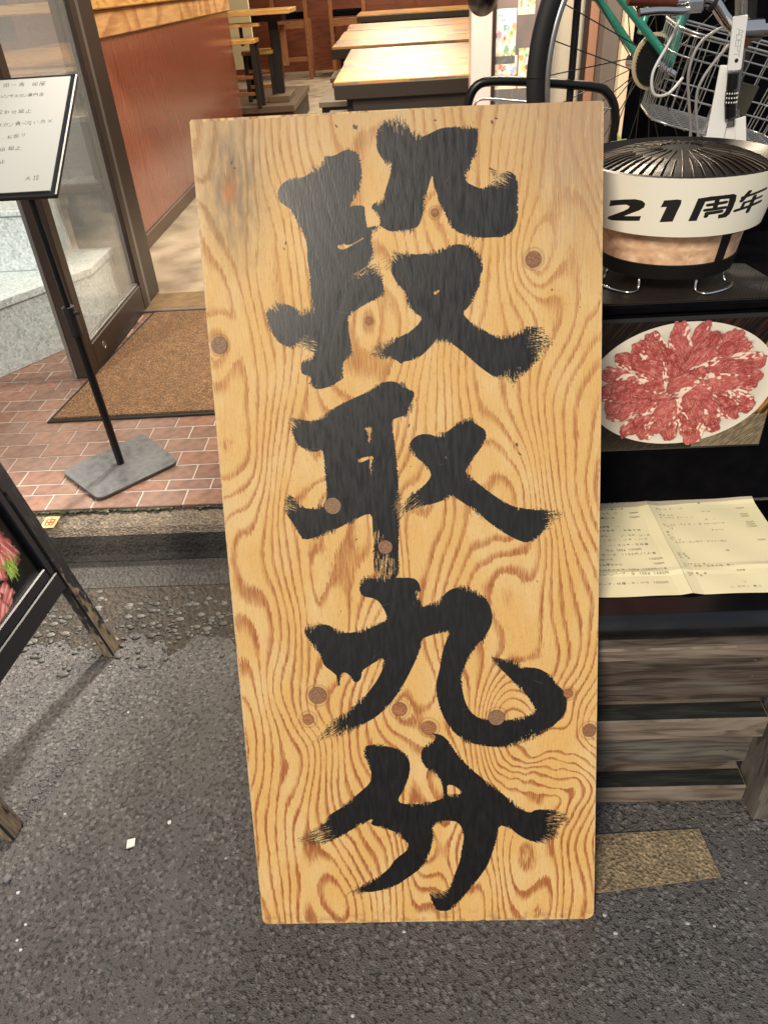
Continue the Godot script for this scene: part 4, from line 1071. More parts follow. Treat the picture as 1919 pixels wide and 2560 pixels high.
func build_street(asphalt: Material, black_paint: Material, concrete: Material, paper: Material, con: Array) -> void:
	var sm := mat(Color.WHITE, 0.6)
	sm.vertex_color_use_as_albedo = true
	var xs := []
	for i in 9000:
		var x := rnd.randf_range(-1.5, 1.3)
		var z := rnd.randf_range(-1.45, 0.3)
		var s := rnd.randf_range(0.0012, 0.0042) * (1.6 if rnd.randf() < 0.07 else 1.0)
		var b := Basis(Vector3.UP, rnd.randf() * TAU).rotated(Vector3.RIGHT, rnd.randf_range(-0.5, 0.5)).scaled(Vector3(s * rnd.randf_range(0.9, 1.6), s * 0.5, s))
		var g := rnd.randf_range(0.05, 0.14)
		if rnd.randf() < 0.012:
			g = rnd.randf_range(0.25, 0.6); s *= 0.7
		xs.append([Transform3D(b, Vector3(x, s * 0.12, z)), Color(g * 1.03, g, g * 0.98)])
	scatter("asphalt_chippings", stone(6, 3), sm, xs)
	tag_stuff("asphalt_chippings", "small grey stone chippings set in the asphalt", "chippings")
	xs = []
	for i in 950:
		var x := rnd.randf_range(-1.35, 0.4)
		var z := -1.46 + rnd.randfn() * 0.085
		if z < -1.60 or z > -1.22:
			continue
		var s := clampf(pow(rnd.randf(), 3.0) * 0.0085 + 0.002, 0.002, 0.0105)
		var b := Basis(Vector3.UP, rnd.randf() * TAU).scaled(Vector3(s * rnd.randf_range(1.0, 1.7), s * 0.42, s))
		var g := rnd.randf_range(0.04, 0.10)
		xs.append([Transform3D(b, Vector3(x, 0.004 - s * 0.2, z)), Color(g * 1.08, g, g * 0.86)])
	scatter("gutter_pebbles", stone(8, 5), sm, xs)
	tag_stuff("gutter_pebbles", "rounded brown pebbles exposed along the gutter below the kerb", "pebbles")
	# moss in the joint between the tiles and the kerb
	xs = []
	for i in 1500:
		var x := rnd.randf_range(-1.8, 0.2)
		if noise(8, 3.0, 2).get_noise_1d(x) < -0.32:
			continue
		var s := rnd.randf_range(0.002, 0.006)
		var g := rnd.randf_range(0.02, 0.07)
		xs.append([Transform3D(Basis(Vector3.UP, rnd.randf() * TAU).scaled(Vector3(s * 1.6, s * 0.8, s)), Vector3(x, 0.119 + rnd.randf() * 0.003, -1.829 + rnd.randfn() * 0.004)), Color(g * 0.9, g, g * 0.45)])
	scatter("moss", stone(6, 9), sm, xs)
	tag_stuff("moss", "dark green moss in the joint along the tiled step", "moss")
	# flat pale olive patch on the road
	var q := MB.new()
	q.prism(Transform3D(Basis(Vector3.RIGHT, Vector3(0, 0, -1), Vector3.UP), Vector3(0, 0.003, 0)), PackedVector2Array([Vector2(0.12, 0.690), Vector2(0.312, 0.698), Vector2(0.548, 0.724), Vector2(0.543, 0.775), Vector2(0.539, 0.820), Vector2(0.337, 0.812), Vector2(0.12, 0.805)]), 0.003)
	var o := setting("road_patch", q, mat(Color(1.2, 1.10, 0.92), 0.8, 0, con[0], Vector3(2.6, 2.6, 1), con[1], 0.5))
	# a scrap of paper, a pebble, a faded sticker on the kerb
	q = MB.new()
	q.prism(Transform3D(Basis(Vector3.UP, 0.3) * Basis(Vector3.RIGHT, Vector3(0, 0, -1), Vector3.UP), Vector3(-0.597, 0.006, -0.812)), PackedVector2Array([Vector2(-0.008, -0.009), Vector2(0.008, -0.008), Vector2(0.010, 0.008), Vector2(-0.006, 0.009)]), 0.003)
	single("paper_scrap", q, paper, "tiny white scrap of paper lying on the asphalt", "paper")
	var pb := single("pebble", stone(10, 21), mat(Color(0.42, 0.42, 0.44), 0.7), "small grey loose pebble on the road at the left edge", "pebble")
	pb.transform = Transform3D(Basis.from_scale(Vector3(0.008, 0.006, 0.008)), Vector3(-0.822, 0.005, -0.744))
	var im := Image.create(64, 64, false, Image.FORMAT_RGB8)
	im.fill(Color(0.83, 0.72, 0.50))
	write(im, "中出", Vector2(8, 8), 40.0, 2.0, 3.0, Color(0.78, 0.32, 0.22))
	q = MB.new()
	q.quad(Vector3(-1.128, 0.1055, -1.768), Vector3(-1.085, 0.1055, -1.768), Vector3(-1.075, 0.1175, -1.808), Vector3(-1.120, 0.1175, -1.808), Vector3.UP, Vector2(0, 1), Vector2(1, 1), Vector2(1, 0), Vector2(0, 0))
	single("faded_sticker", q, mat(Color.WHITE, 0.6, 0, tex(im)), "faded yellow and red sticker on the concrete kerb", "sticker")
func tag_stuff(called: String, label: String, category: String) -> void:
	var o: Node3D = get_node(called)
	tag(o, label, category)

# ---------- left: easel board and menu stand ----------
func build_easel_and_stand(black_paint: Material, black_metal: Material, chrome: Material, floor_tex: Array) -> void:
	var t := thing("folding_sign", Vector3(-0.7887, 0, -1.3489), "black wooden folding sign with worn feet and a meat picture at the left edge", "folding sign")
	var w := Vector3(-0.104, 0, 0.995).normalized()
	var v := Vector3(-0.207, 0.978, -0.022).normalized()
	var n := v.cross(w).normalized()
	if n.x < 0:
		n = -n
	var F := Basis(w, v, w.cross(v))
	t.basis = Basis.IDENTITY
	# black paint rubbed through to bare wood near the foot
	var im := Image.create(512, 64, false, Image.FORMAT_RGB8)
	var nz := noise(101, 1.0, 3)
	for y in 64:
		for x in 512:
			var k := nz.get_noise_2d(x / 22.0, y / 16.0) * 0.7 + (0.24 - x / 512.0) * 3.0 + 0.22 * sin(y / 64.0 * TAU + 1.0)
			var c := Color(0.115, 0.11, 0.125).lerp(Color(0.50, 0.44, 0.36).lerp(Color(0.30, 0.26, 0.22), clampf(nz.get_noise_2d(x / 30.0, y / 5.0) + 0.4, 0.0, 1.0)), smoothstep(0.1, 0.3, k))
			im.set_pixel(x, y, c.lerp(Color(0.5, 0.46, 0.42), 0.5 * smoothstep(0.42, 0.5, nz.get_noise_2d(x / 60.0 + 50.0, y / 3.0))))
	var worn := mat(Color.WHITE, 0.55, 0, tex(im), Vector3(0.95, 12.0, 1))
	var L := func(a: float, b: float, c: float) -> Vector3: return w * a + v * b + n * c
	for x0: float in [-0.022, 0.485]:
		var q := MB.new()
		q.box(Transform3D(F, L.call(x0 + 0.0215, 0.52, -0.014)), Vector3(0.043, 1.04, 0.030), 0.004, Vector2(0.52, 0.02))
		part("leg", q, worn, t)
	var q2 := MB.new()
	q2.box(Transform3D(F, L.call(0.253, 0.275, -0.013)), Vector3(0.463, 0.050, 0.026), 0.003, Vector2(0.9, 0.1))
	part("bottom_rail", q2, black_paint, t)
	q2 = MB.new()
	q2.box(Transform3D(F, L.call(0.253, 1.0, -0.013)), Vector3(0.463, 0.050, 0.026), 0.003)
	part("top_rail", q2, black_paint, t)
	q2 = MB.new()
	for e in [[0.033, 0.64, 0.023, 0.675], [0.4735, 0.64, 0.023, 0.675]]:
		q2.box(Transform3D(F, L.call(e[0], e[1], -0.011)), Vector3(e[2], e[3], 0.018), 0.003)
	q2.box(Transform3D(F, L.call(0.253, 0.316, -0.0112)), Vector3(0.417, 0.030, 0.018), 0.003)
	q2.box(Transform3D(F, L.call(0.253, 0.96, -0.0112)), Vector3(0.417, 0.030, 0.018), 0.003)
	part("inner_frame", q2, mat(Color(0.13, 0.13, 0.15), 0.4), t)
	q2 = MB.new()
	var a0: Vector3 = L.call(0.462, 0.331, -0.016)
	var a1: Vector3 = L.call(0.0445, 0.331, -0.016)
	var a2: Vector3 = L.call(0.0445, 0.944, -0.016)
	var a3: Vector3 = L.call(0.462, 0.944, -0.016)
	q2.quad(a0, a1, a2, a3, n, Vector2(0, 1), Vector2(1, 1), Vector2(1, 0), Vector2(0, 0))
	var ez := mat(Color.WHITE, 0.3, 0, easel_picture())
	part("picture", q2, ez, t)
	q2 = MB.new()
	q2.box(Transform3D(F, L.call(0.253, 0.64, -0.022)), Vector3(0.42, 0.62, 0.006), 0.0)
	part("backing", q2, black_paint, t)
	var top: Vector3 = L.call(0.0, 1.0, -0.04)
	for x0: float in [0.0, 0.506]:
		var q := MB.new()
		bar(q, top + w * x0, top + w * x0 + Vector3(-0.34, -top.y, -0.02), 0.043, 0.030, 0.003, w)
		part("rear_leg", q, worn, t)
	# menu stand
	var s := thing("menu_stand", Vector3(-0.96, 0.13, -2.066), "tall black metal stand holding a handwritten white notice by the door", "stand")
	var bp := PackedVector2Array()
	var cs := [Vector2(-0.187, -0.035), Vector2(-0.006, -0.209), Vector2(0.196, -0.002), Vector2(0.02, 0.196)]
	for i in 4:
		var c: Vector2 = cs[i]
		var pv: Vector2 = cs[(i + 3) % 4]
		var nx: Vector2 = cs[(i + 1) % 4]
		var p0 := c + (pv - c).normalized() * 0.030
		var p1 := c + (nx - c).normalized() * 0.030
		for k in 5:
			var u := k / 4.0
			bp.append(p0.lerp(c, u).lerp(c.lerp(p1, u), u))
	var q := MB.new()
	q.prism(Transform3D(Basis(Vector3.RIGHT, Vector3(0, 0, -1), Vector3.UP), Vector3(0, 0.008, 0)), bp, 0.008)
	part("base_plate", q, mat(Color(0.40, 0.405, 0.415), 0.34, 0.35, floor_tex[0], Vector3(4, 4, 1)), s)
	q = MB.new()
	q.tube([Vector3(0, 0.012, 0), Vector3(-0.012, 0.50, 0.0)], 0.0125, 14)
	part("lower_pole", q, black_metal, s)
	q = MB.new()
	q.tube([Vector3(-0.012, 0.50, 0), Vector3(-0.022, 0.862, 0.0)], 0.009, 14)
	part("upper_pole", q, black_metal, s)
	q = MB.new()
	q.tube([Vector3(-0.0115, 0.46, 0), Vector3(-0.0135, 0.545, 0.0)], 0.0175, 16)
	q.tube([Vector3(-0.013, 0.525, 0.0), Vector3(0.02, 0.53, 0.015)], 0.005, 8)
	part("clamp", q, mat(Color(0.05, 0.05, 0.055), 0.5), s)
	var el := deg_to_rad(33.4)
	var PX := Vector3.RIGHT
	var PY := Vector3(0, sin(el), -cos(el))
	var PF := Basis(PX, PY, PX.cross(PY))
	var o := Vector3(-0.895, 0.989, -2.03) - s.position
	q = MB.new()
	q.box(Transform3D(PF, o + PX * -0.155 + PY * 0.2135 + PF.z * -0.010), Vector3(0.31, 0.434, 0.016), 0.003)
	part("holder", q, black_metal, s)
	var pim := Image.create(640, 900, false, Image.FORMAT_RGB8)
	pim.fill(Color(0.53, 0.53, 0.515))
	var inkc := Color(0.20, 0.19, 0.19)
	var K := 640.0 / 300.0
	for e in [["田", -196, 389, 15], ["一", -174, 388, 14], ["徹", -152, 387, 15], ["兜", -114, 386, 15], ["屋", -93, 386, 15], ["ジ", -199, 346, 11], ["ン", -188, 346, 11], ["ギ", -175, 346, 12], ["ス", -161, 345, 12], ["カ", -147, 345, 12], ["ン", -135, 345, 11], ["専", -121, 345, 12], ["門", -106, 345, 12], ["店", -89, 345, 12], ["合", -196, 288, 15], ["わ", -178, 288, 14], ["せ", -158, 287, 15], ["禁", -137, 287, 15], ["止", -117, 287, 15], ["ス", -190, 241, 13], ["カ", -174, 241, 13], ["ン", -159, 241, 13], ["食", -140, 242, 15], ["べ", -122, 243, 14], ["な", -107, 243, 14], ["い", -89, 244, 13], ["方", -71, 245, 14], ["×", -51, 245, 11], ["、", -173, 192, 8], ["お", -155, 196, 14], ["断", -136, 198, 15], ["り", -118, 201, 12], ["出", -167, 155, 14], ["禁", -144, 156, 15], ["止", -126, 156, 14], ["止", -161, 112, 13], ["大", -82, 49, 14], ["将", -60, 49, 15]]:
		write(pim, e[0], Vector2((302.0 + e[1] - e[3] / 2.0) * K, (427.0 - e[2] - e[3] / 2.0) * K), e[3] * K, 0.0, 1.35, inkc, -0.05)
	q = MB.new()
	var po := o + PF.z * -0.0012
	q.box(Transform3D(PF, o + PX * -0.159 + PY * 0.2135 + PF.z * -0.0012), Vector3(0.286, 0.408, 0.0012), 0.0)
	part("paper_backing", q, mat(Color(0.53, 0.53, 0.515), 0.5), s)
	q = MB.new()
	var sg := PF.z * 0.0006
	q.quad(o + PX * -0.302 + PY * 0.0095 + sg, o + PX * -0.016 + PY * 0.0095 + sg, o + PX * -0.016 + PY * 0.4175 + sg, o + PX * -0.302 + PY * 0.4175 + sg, PF.z, Vector2(0, 1), Vector2(0.9533, 1), Vector2(0.9533, 0.045), Vector2(0, 0.045))
	var pmt := mat(Color.WHITE, 0.42, 0, tex(pim))
	part("notice", q, pmt, s)

# ---------- right: display stand and what is on it ----------
func build_display(grey_wood: Material, brown_wood: Material, black_cloth: Material, clay: Material, chrome: Material, black_metal: Material, alu: Material) -> void:
	var t := thing("display_stand", Vector3(0, 0, 0), "two tier display stand of weathered planks under black cloth behind the lettered board", "stand")
	var pale_wood := (grey_wood as StandardMaterial3D).duplicate() as StandardMaterial3D
	pale_wood.albedo_color = Color(1.22, 1.17, 1.12)
	var dark_top_m := mat(Color(0.20, 0.20, 0.18), 0.8, 0, (grey_wood as StandardMaterial3D).heightmap_texture, Vector3(0.95, 3.4, 1))  # darker tone for the thin sheets on the ledge tops
	var X0 := -0.02
	var X1 := 0.648
	var Z := -0.915
	part("top_board", slab(Vector3(X0, 0.436, Z - 0.02), Vector3(0.80, 0.486, Z + 0.012), 0.003, Vector2(0.52, 0.2)), brown_wood, t)
	part("rail", slab(Vector3(X0, 0.405, Z - 0.02), Vector3(0.80, 0.4355, Z + 0.018), 0.003, Vector2(0.52, 0.6)), pale_wood, t)
	part("board", slab(Vector3(X0, 0.27, Z - 0.022), Vector3(X1 + 0.02, 0.4045, Z - 0.006), 0.002, Vector2(0.52, 0.1)), brown_wood, t)
	part("ledge", slab(Vector3(X0, 0.205, Z - 0.03), Vector3(X1 - 0.008, 0.262, Z + 0.034), 0.004, Vector2(0.52, 0.33)), pale_wood, t)
	part("ledge_top", slab(Vector3(X0, 0.262, Z - 0.005), Vector3(X1 - 0.014, 0.2632, Z + 0.031), 0.0), dark_top_m, t)
	part("board", slab(Vector3(X0, 0.075, Z - 0.022), Vector3(X1 + 0.02, 0.2045, Z - 0.006), 0.002, Vector2(0.52, 0.75)), grey_wood, t)
	part("ledge", slab(Vector3(X0, -0.002 + 0.006, Z - 0.03), Vector3(X1 - 0.002, 0.052, Z + 0.036), 0.004, Vector2(0.52, 0.5)), pale_wood, t)
	part("ledge_top", slab(Vector3(X0, 0.052, Z - 0.005), Vector3(X1 - 0.008, 0.0532, Z + 0.031), 0.0), dark_top_m, t)
	part("leg", slab(Vector3(X1, 0.0, Z - 0.015), Vector3(X1 + 0.062, 0.404, Z + 0.076), 0.004, Vector2(0.1, 0.9)), grey_wood, t)
	part("leg", slab(Vector3(X0 - 0.064, 0.0, Z - 0.015), Vector3(X0 - 0.002, 0.404, Z + 0.02), 0.004, Vector2(0.4, 0.9)), grey_wood, t)
	part("leg", slab(Vector3(X1, 0.0, -1.60), Vector3(X1 + 0.062, 0.47, -1.54), 0.004, Vector2(0.4, 0.2)), grey_wood, t)
	part("leg", slab(Vector3(X0 - 0.064, 0.0, -1.60), Vector3(X0 - 0.002, 0.47, -1.54), 0.004, Vector2(0.6, 0.2)), grey_wood, t)
	for p in [Vector3(0.60, 0.375, Z - 0.0055), Vector3(0.605, 0.330, Z - 0.0055), Vector3(0.60, 0.16, Z - 0.0055), Vector3(0.605, 0.115, Z - 0.0055)]:
		var nl := MB.new()
		nl.lathe(at(p, Basis(Vector3.RIGHT, Vector3.BACK, Vector3.DOWN)), [Vector2(0.0035, 0.0), Vector2(0.003, 0.0012), Vector2(0.0, 0.0016)], 10)
		part("nail_head", nl, alu, t)
	# vinyl covered lower shelf with a rolled front
	var q := MB.new()
	var pf := []
	for i in 9:
		var a := lerpf(-0.75 * PI, 0.5 * PI, i / 8.0)
		pf.append(Vector2(-0.918 + cos(a) * 0.026, 0.476 + sin(a) * 0.026))
	pf.append(Vector2(-1.23, 0.502))
	pf.append(Vector2(-1.24, 0.486))
	pf.append(Vector2(-0.95, 0.486))
	for i in pf.size():
		var p0: Vector2 = pf[i]
		var p1: Vector2 = pf[(i + 1) % pf.size()]
		var c := Vector2(-1.0, 0.49) if i > 8 else Vector2(-0.918, 0.476)
		var n0 := Vector3(0, (p0 - c).y, (p0 - c).x).normalized() if i < 9 else Vector3.UP
		var n1 := Vector3(0, (p1 - c).y, (p1 - c).x).normalized() if i < 8 else Vector3.UP
		var A := Vector3(-0.08, p0.y, p0.x)
		var B := Vector3(0.85, p0.y, p0.x)
		var C := Vector3(0.85, p1.y, p1.x)
		var D := Vector3(-0.08, p1.y, p1.x)
		q.tri(A, B, C, n0, n0, n1, Vector2(0, i * 0.03), Vector2(0.9, i * 0.03), Vector2(0.9, i * 0.03 + 0.03))
		q.tri(A, C, D, n0, n1, n1, Vector2(0, i * 0.03), Vector2(0.9, i * 0.03 + 0.03), Vector2(0, i * 0.03 + 0.03))
	var sc := speck(256, 111, [Color(0.02, 0.02, 0.022), Color(0.03, 0.03, 0.033), Color(0.09, 0.09, 0.09)], 0.02, 4)
	part("vinyl_cover", q, mat(Color.WHITE, 0.26, 0, sc[0], Vector3(2, 2, 1), sc[1], 0.05), t)
	part("clip", slab(Vector3(0.22, 0.4865, Z + 0.006), Vector3(0.352, 0.4905, Z + 0.016), 0.001), alu, t)
	part("clip", slab(Vector3(0.56, 0.4865, Z + 0.006), Vector3(0.64, 0.4905, Z + 0.016), 0.001), alu, t)
	part("riser_cloth", slab(Vector3(-0.06, 0.5025, -1.27), Vector3(0.85, 0.905, -1.235), 0.004), black_cloth, t)
	part("upper_shelf", slab(Vector3(-0.06, 0.9055, -1.62), Vector3(0.85, 0.922, -1.228), 0.006), black_cloth, t)
	part("rear_cloth", slab(Vector3(-0.06, 0.02, -1.62), Vector3(0.85, 0.905, -1.61), 0.0), black_cloth, t)
	# picture of sliced meat
	q = MB.new()
	var yb := 0.641
	var yt := 0.893
	q.quad(Vector3(0.300, yb, -1.222), Vector3(0.660, yb, -1.222), Vector3(0.660, yt, -1.226), Vector3(0.300, yt, -1.226), Vector3.BACK, Vector2(0, 1), Vector2(1, 1), Vector2(1, 0), Vector2(0, 0))
	var mp := mat(Color.WHITE, 0.22, 0, meat_picture())
	var ph := thing("meat_picture", Vector3.ZERO, "laminated picture of a plate of sliced raw meat on the black stand", "picture")
	part("print", q, mp, ph)
	part("sleeve", boxes([[Vector3(0.296, yb - 0.007, -1.2290), Vector3(0.664, yt + 0.007, -1.2275)]], 0.0), mat(Color(0.17, 0.17, 0.175), 0.2), ph)
	# menu sheet
	var mim := Image.create(1260, 873, false, Image.FORMAT_RGB8)
	mim.fill(Color(0.955, 0.91, 0.745))
	var MK := 3.0
	for y in range(0, 90):
		var cut := 24.0 * MK
		for x in 1260:
			if y < cut + 6.0 * sin(x * 0.004) - (x - 900) * 0.02:
				mim.set_pixel(x, y, Color(0.74, 0.70, 0.62))
	var ic := Color(0.17, 0.14, 0.11)
	var rows := "128,160,278,熟成羊|106,160,258,上生ラム肩ロース|103,147,244,しうが に|166,184,243,1580円|100,135,229,生肩ロース|164,183,229,2080円|96,148,200,北海道サ・ーク|91,187,187,塩で味付け、お店で割る|87,194,171,うがし、ザブトン、ラグ・ン、ス|84,182,157,ツ、バー、ンチ、ハツ|81,182,142,いちュー、スンチ、合料理|93,159,128,ラム 180g 1350円|75,188,114,ちロース 1100円/1人前|71,100,101,ンロース|164,190,99,1380円|68,114,86,ラム肩カルビ|168,188,86,1580円|65,190,71,ラムチャップ 160g 1280円/1本|62,111,59,ラムハンバーグ|121,189,58,合 100g 1480円|57,181,34,バーグ、料理、ス、バラ 1000円|308,325,262,酒|221,277,252,生ビール スーパーラ|377,394,247,700円|308,325,239,ビール|221,260,231,本チャロワ|220,291,223,ム ンロン スーパーワー|378,394,227,550円|378,394,220,600円|305,334,210,スー|219,348,200,ハイボール ブラックカ ーダ割 ジビームハール|219,245,195,ラムラー|218,246,187,山 12年|378,395,200,750円|377,394,193,950円|374,395,186,1200円|306,330,180,チャーハ|218,227,174,酒|218,232,166,のず|219,231,159,ンロン|219,241,152,グープ|226,323,145,カルス、ロン割り、ジンャー割り|378,394,144,700円|310,320,115,焼|219,239,110,日生|218,243,102,中生|219,247,95,大生|219,222,89,一|219,262,81,ジンチャー 生|219,315,74,ルタ 本焼、日本大焼を食べ|308,323,60,日本酒|218,255,54,日田 酒 八海|219,250,47,大 生|303,317,31,ワン|275,342,17,ワンは大グーを食べ"
	for row in rows.split("|"):
		var c := row.split(",", true, 3)
		var x0 := float(c[0])
		var wd := float(c[1]) - x0
		var units := 0.0
		for ch in c[3]:
			units += 0.6 if "0123456789/g".contains(ch) else (0.7 if ch == " " else 1.0)
		var adv := wd / maxf(units, 1.0)
		var big := x0 < 200.0
		write(mim, c[3], Vector2(x0 * MK, (291.0 - float(c[2]) - adv * 0.45) * MK), minf(adv, 7.0) * MK * 0.82, adv * MK, 0.85 if big else 0.6, ic)
	for x in range(630, 634):
		for y in 873:
			mim.set_pixel(x, y, mim.get_pixel(x, y).darkened(0.16))
	q = MB.new()
	var h := func(u: float, w: float) -> float:
		return 0.5035 + 0.0045 * exp(-pow((u - 0.5) / 0.03, 2.0)) + 0.012 * pow(clampf((w - 0.86) / 0.14, 0.0, 1.0), 2.0) * clampf((u - 0.55) * 2.4, 0.0, 1.0) + 0.0022 * exp(-pow((w - 0.20 - u * 0.05) / 0.02, 2.0)) + 0.0006 * sin(u * 21.0 + w * 13.0)
	var G := 40
	for i in G:
		for j in 28:
			var P := []
			for e in [[0, 0], [1, 0], [1, 1], [0, 1]]:
				var u: float = (i + e[0]) / float(G)
				var w: float = (j + e[1]) / 28.0
				P.append([Vector3(0.267 + 0.42 * u - 0.004 * w, h.call(u, w), -0.958 - 0.291 * w), Vector2(u, 1.0 - w)])
			q.quad(P[0][0], P[1][0], P[2][0], P[3][0], Vector3.UP, P[0][1], P[1][1], P[2][1], P[3][1])
	single("menu_sheet", q, mat(Color.WHITE, 0.24, 0, tex(mim)), "creased laminated yellow menu sheet on the lower shelf of the display stand", "menu")
	# woven mat below the stove
	var wv := Image.create(128, 128, false, Image.FORMAT_L8)
	for y in 128:
		for x in 128:
			var k := 0.5 + 0.25 * sin(x * TAU / 8.0) * (1.0 if (y / 8) % 2 == 0 else -1.0) + 0.25 * sin(y * TAU / 8.0)
			wv.set_pixel(x, y, Color(k, k, k))
	var wt := tex(wv)
	q = MB.new()
	q.prism(Transform3D(Basis(Vector3.RIGHT, Vector3(0, 0, -1), Vector3.UP), Vector3(0, 0.924, 0)), PackedVector2Array([Vector2(0.16, 1.236), Vector2(0.66, 1.232), Vector2(0.655, 1.29), Vector2(0.638, 1.405), Vector2(0.50, 1.432), Vector2(0.18, 1.49)]), 0.004)
	single("woven_mat", q, mat(Color(0.27, 0.225, 0.175), 0.5, 0.0, wt, Vector3(11, 11, 1), wt, 0.15), "dark woven mat beneath the clay stove", "mat")
	# clay charcoal stove with its domed grill pan
	var s := thing("clay_stove", Vector3(0.472, 0.926, -1.372), "round clay charcoal stove with a paper band and domed black grill pan", "stove")
	var id := Transform3D.IDENTITY
	q = MB.new()
	q.lathe(id, [Vector2(0.0, 0.030), Vector2(0.116, 0.030), Vector2(0.120, 0.056), Vector2(0.128, 0.105), Vector2(0.142, 0.165), Vector2(0.146, 0.185), Vector2(0.12, 0.187)], 48)
	part("clay_body", q, clay, s)
	q = MB.new()
	q.lathe(id, [Vector2(0.112, 0.0285), Vector2(0.1182, 0.0285), Vector2(0.1225, 0.053), Vector2(0.1195, 0.0535)], 48)
	part("base_band", q, mat(Color(0.10, 0.095, 0.09), 0.45, 0.4), s)
	q = MB.new()
	q.lathe(id, [Vector2(0.1202, 0.0535), Vector2(0.1282, 0.1045), Vector2(0.1372, 0.145), Vector2(0.1365, 0.145)], 4, 0.42, 0.60)
	part("vent_strap", q, mat(Color(0.055, 0.055, 0.055), 0.5), s)
	q = MB.new()
	q.lathe(id, [Vector2(0.1295, 0.098), Vector2(0.1315, 0.098), Vector2(0.1335, 0.107), Vector2(0.1305, 0.107)], 8, 0.42, 1.0)
	part("vent_lip", q, mat(Color(0.055, 0.055, 0.055), 0.5), s)
	# wire feet
	for a: float in [0.62, -1.0, 2.5, -2.6]:
		q = MB.new()
		var c0 := Vector3(sin(a), 0, cos(a))
		var sd := Vector3(cos(a), 0, -sin(a))
		var r0 := 0.098
		var pts := arc([c0 * 0.075 + sd * -0.032 + Vector3.UP * 0.027, c0 * r0 + sd * -0.036 + Vector3.UP * 0.024, c0 * (r0 + 0.006) + sd * -0.040 + Vector3.UP * 0.006, c0 * (r0 + 0.026) + sd * -0.036 + Vector3.UP * 0.0035, c0 * (r0 + 0.034) + Vector3.UP * 0.0035, c0 * (r0 + 0.026) + sd * 0.036 + Vector3.UP * 0.0035, c0 * (r0 + 0.006) + sd * 0.040 + Vector3.UP * 0.006, c0 * r0 + sd * 0.036 + Vector3.UP * 0.024, c0 * 0.075 + sd * 0.032 + Vector3.UP * 0.027], 4)
		q.tube(pts, 0.0024, 8)
		part("wire_foot", q, chrome, s)
	# pan: rim, dome and ribs
	q = MB.new()
	q.lathe(id, [Vector2(0.150, 0.178), Vector2(0.164, 0.193), Vector2(0.168, 0.200), Vector2(0.164, 0.202), Vector2(0.152, 0.193), Vector2(0.142, 0.188), Vector2(0.133, 0.1922), Vector2(0.118, 0.1982), Vector2(0.100, 0.2040), Vector2(0.075, 0.2092), Vector2(0.045, 0.2122), Vector2(0.0, 0.2135)], 64)
	var iron := mat(Color(0.15, 0.125, 0.10), 0.34, 0.6)
	part("grill_pan", q, iron, s)
	q = MB.new()
	for i in 48:
		var a := TAU * i / 48.0
		var d := Vector3(sin(a), 0, cos(a))
		var a1 := 0.034 if i % 2 == 0 else 0.078
		var pts := []
		for p in [Vector2(0.140, 0.190), Vector2(0.133, 0.1937), Vector2(0.118, 0.1997), Vector2(0.100, 0.2055), Vector2(a1, 0.2096 if a1 > 0.07 else 0.2142)]:
			pts.append(d * p.x + Vector3.UP * p.y)
		q.tube(pts, 0.0024, 5, 0.0016)
	part("ribs", q, mat(Color(0.22, 0.185, 0.145), 0.34, 0.6), s)
	# paper band
	var bim := Image.create(900, 330, false, Image.FORMAT_RGB8)
	bim.fill(Color(0.865, 0.85, 0.785))
	var fold := func(x: float, y: float) -> Vector2:
		var k := clampf((118.0 + (x - 118.0) * 0.86 - 868.0) / 5560.0 / 0.158, -0.98, 0.98)
		var th := asin(k)
		return Vector2((th + 1.6) / (0.97 + 1.6) * 900.0, (y + 190.0 * (1.0 - cos(th)) - 440.0) / 560.0 * 330.0)
	var bc := Color(0.10, 0.095, 0.10)
	var shapes := [[145, 622, 250, 612, 340, 610, 400, 625, 428, 655, 420, 690, 380, 720, 310, 750, 255, 775, 400, 775, 390, 822, 150, 820, 118, 805, 125, 785, 165, 765, 250, 725, 290, 700, 300, 678, 270, 662, 200, 668, 135, 680], [585, 628, 700, 622, 735, 630, 738, 660, 690, 835, 570, 838, 615, 690, 562, 692], [885, 622, 1000, 608, 1225, 597, 1262, 612, 1272, 660, 1268, 740, 1255, 790, 1225, 818, 1140, 826, 1130, 788, 1175, 782, 1195, 760, 1200, 700, 1195, 640, 1120, 640, 960, 655, 940, 740, 922, 836, 840, 836, 865, 720]]
	for sh in shapes:
		var poly := PackedVector2Array()
		for i in range(0, sh.size(), 2):
			poly.append(fold.call(sh[i], sh[i + 1]))
		for y in 330:
			for x in range(60, 900):
				if Geometry2D.is_point_in_polygon(Vector2(x, y), poly):
					bim.set_pixel(x, y, bc)
	for st in [[1000, 690, 1170, 672, 20], [1075, 640, 1075, 730, 20], [985, 738, 1180, 722, 20], [1010, 770, 1150, 758, 22], [1012, 770, 1005, 800, 18], [1340, 640, 1610, 575, 17], [1400, 590, 1345, 670, 22], [1395, 690, 1590, 645, 15], [1310, 762, 1610, 692, 19], [1490, 640, 1475, 780, 24], [1385, 690, 1375, 745, 17]]:
		pen(bim, fold.call(st[0], st[1]), fold.call(st[2], st[3]), st[4] / 5560.0 / 0.158 / 2.57 * 950.0, bc)
	q = MB.new()
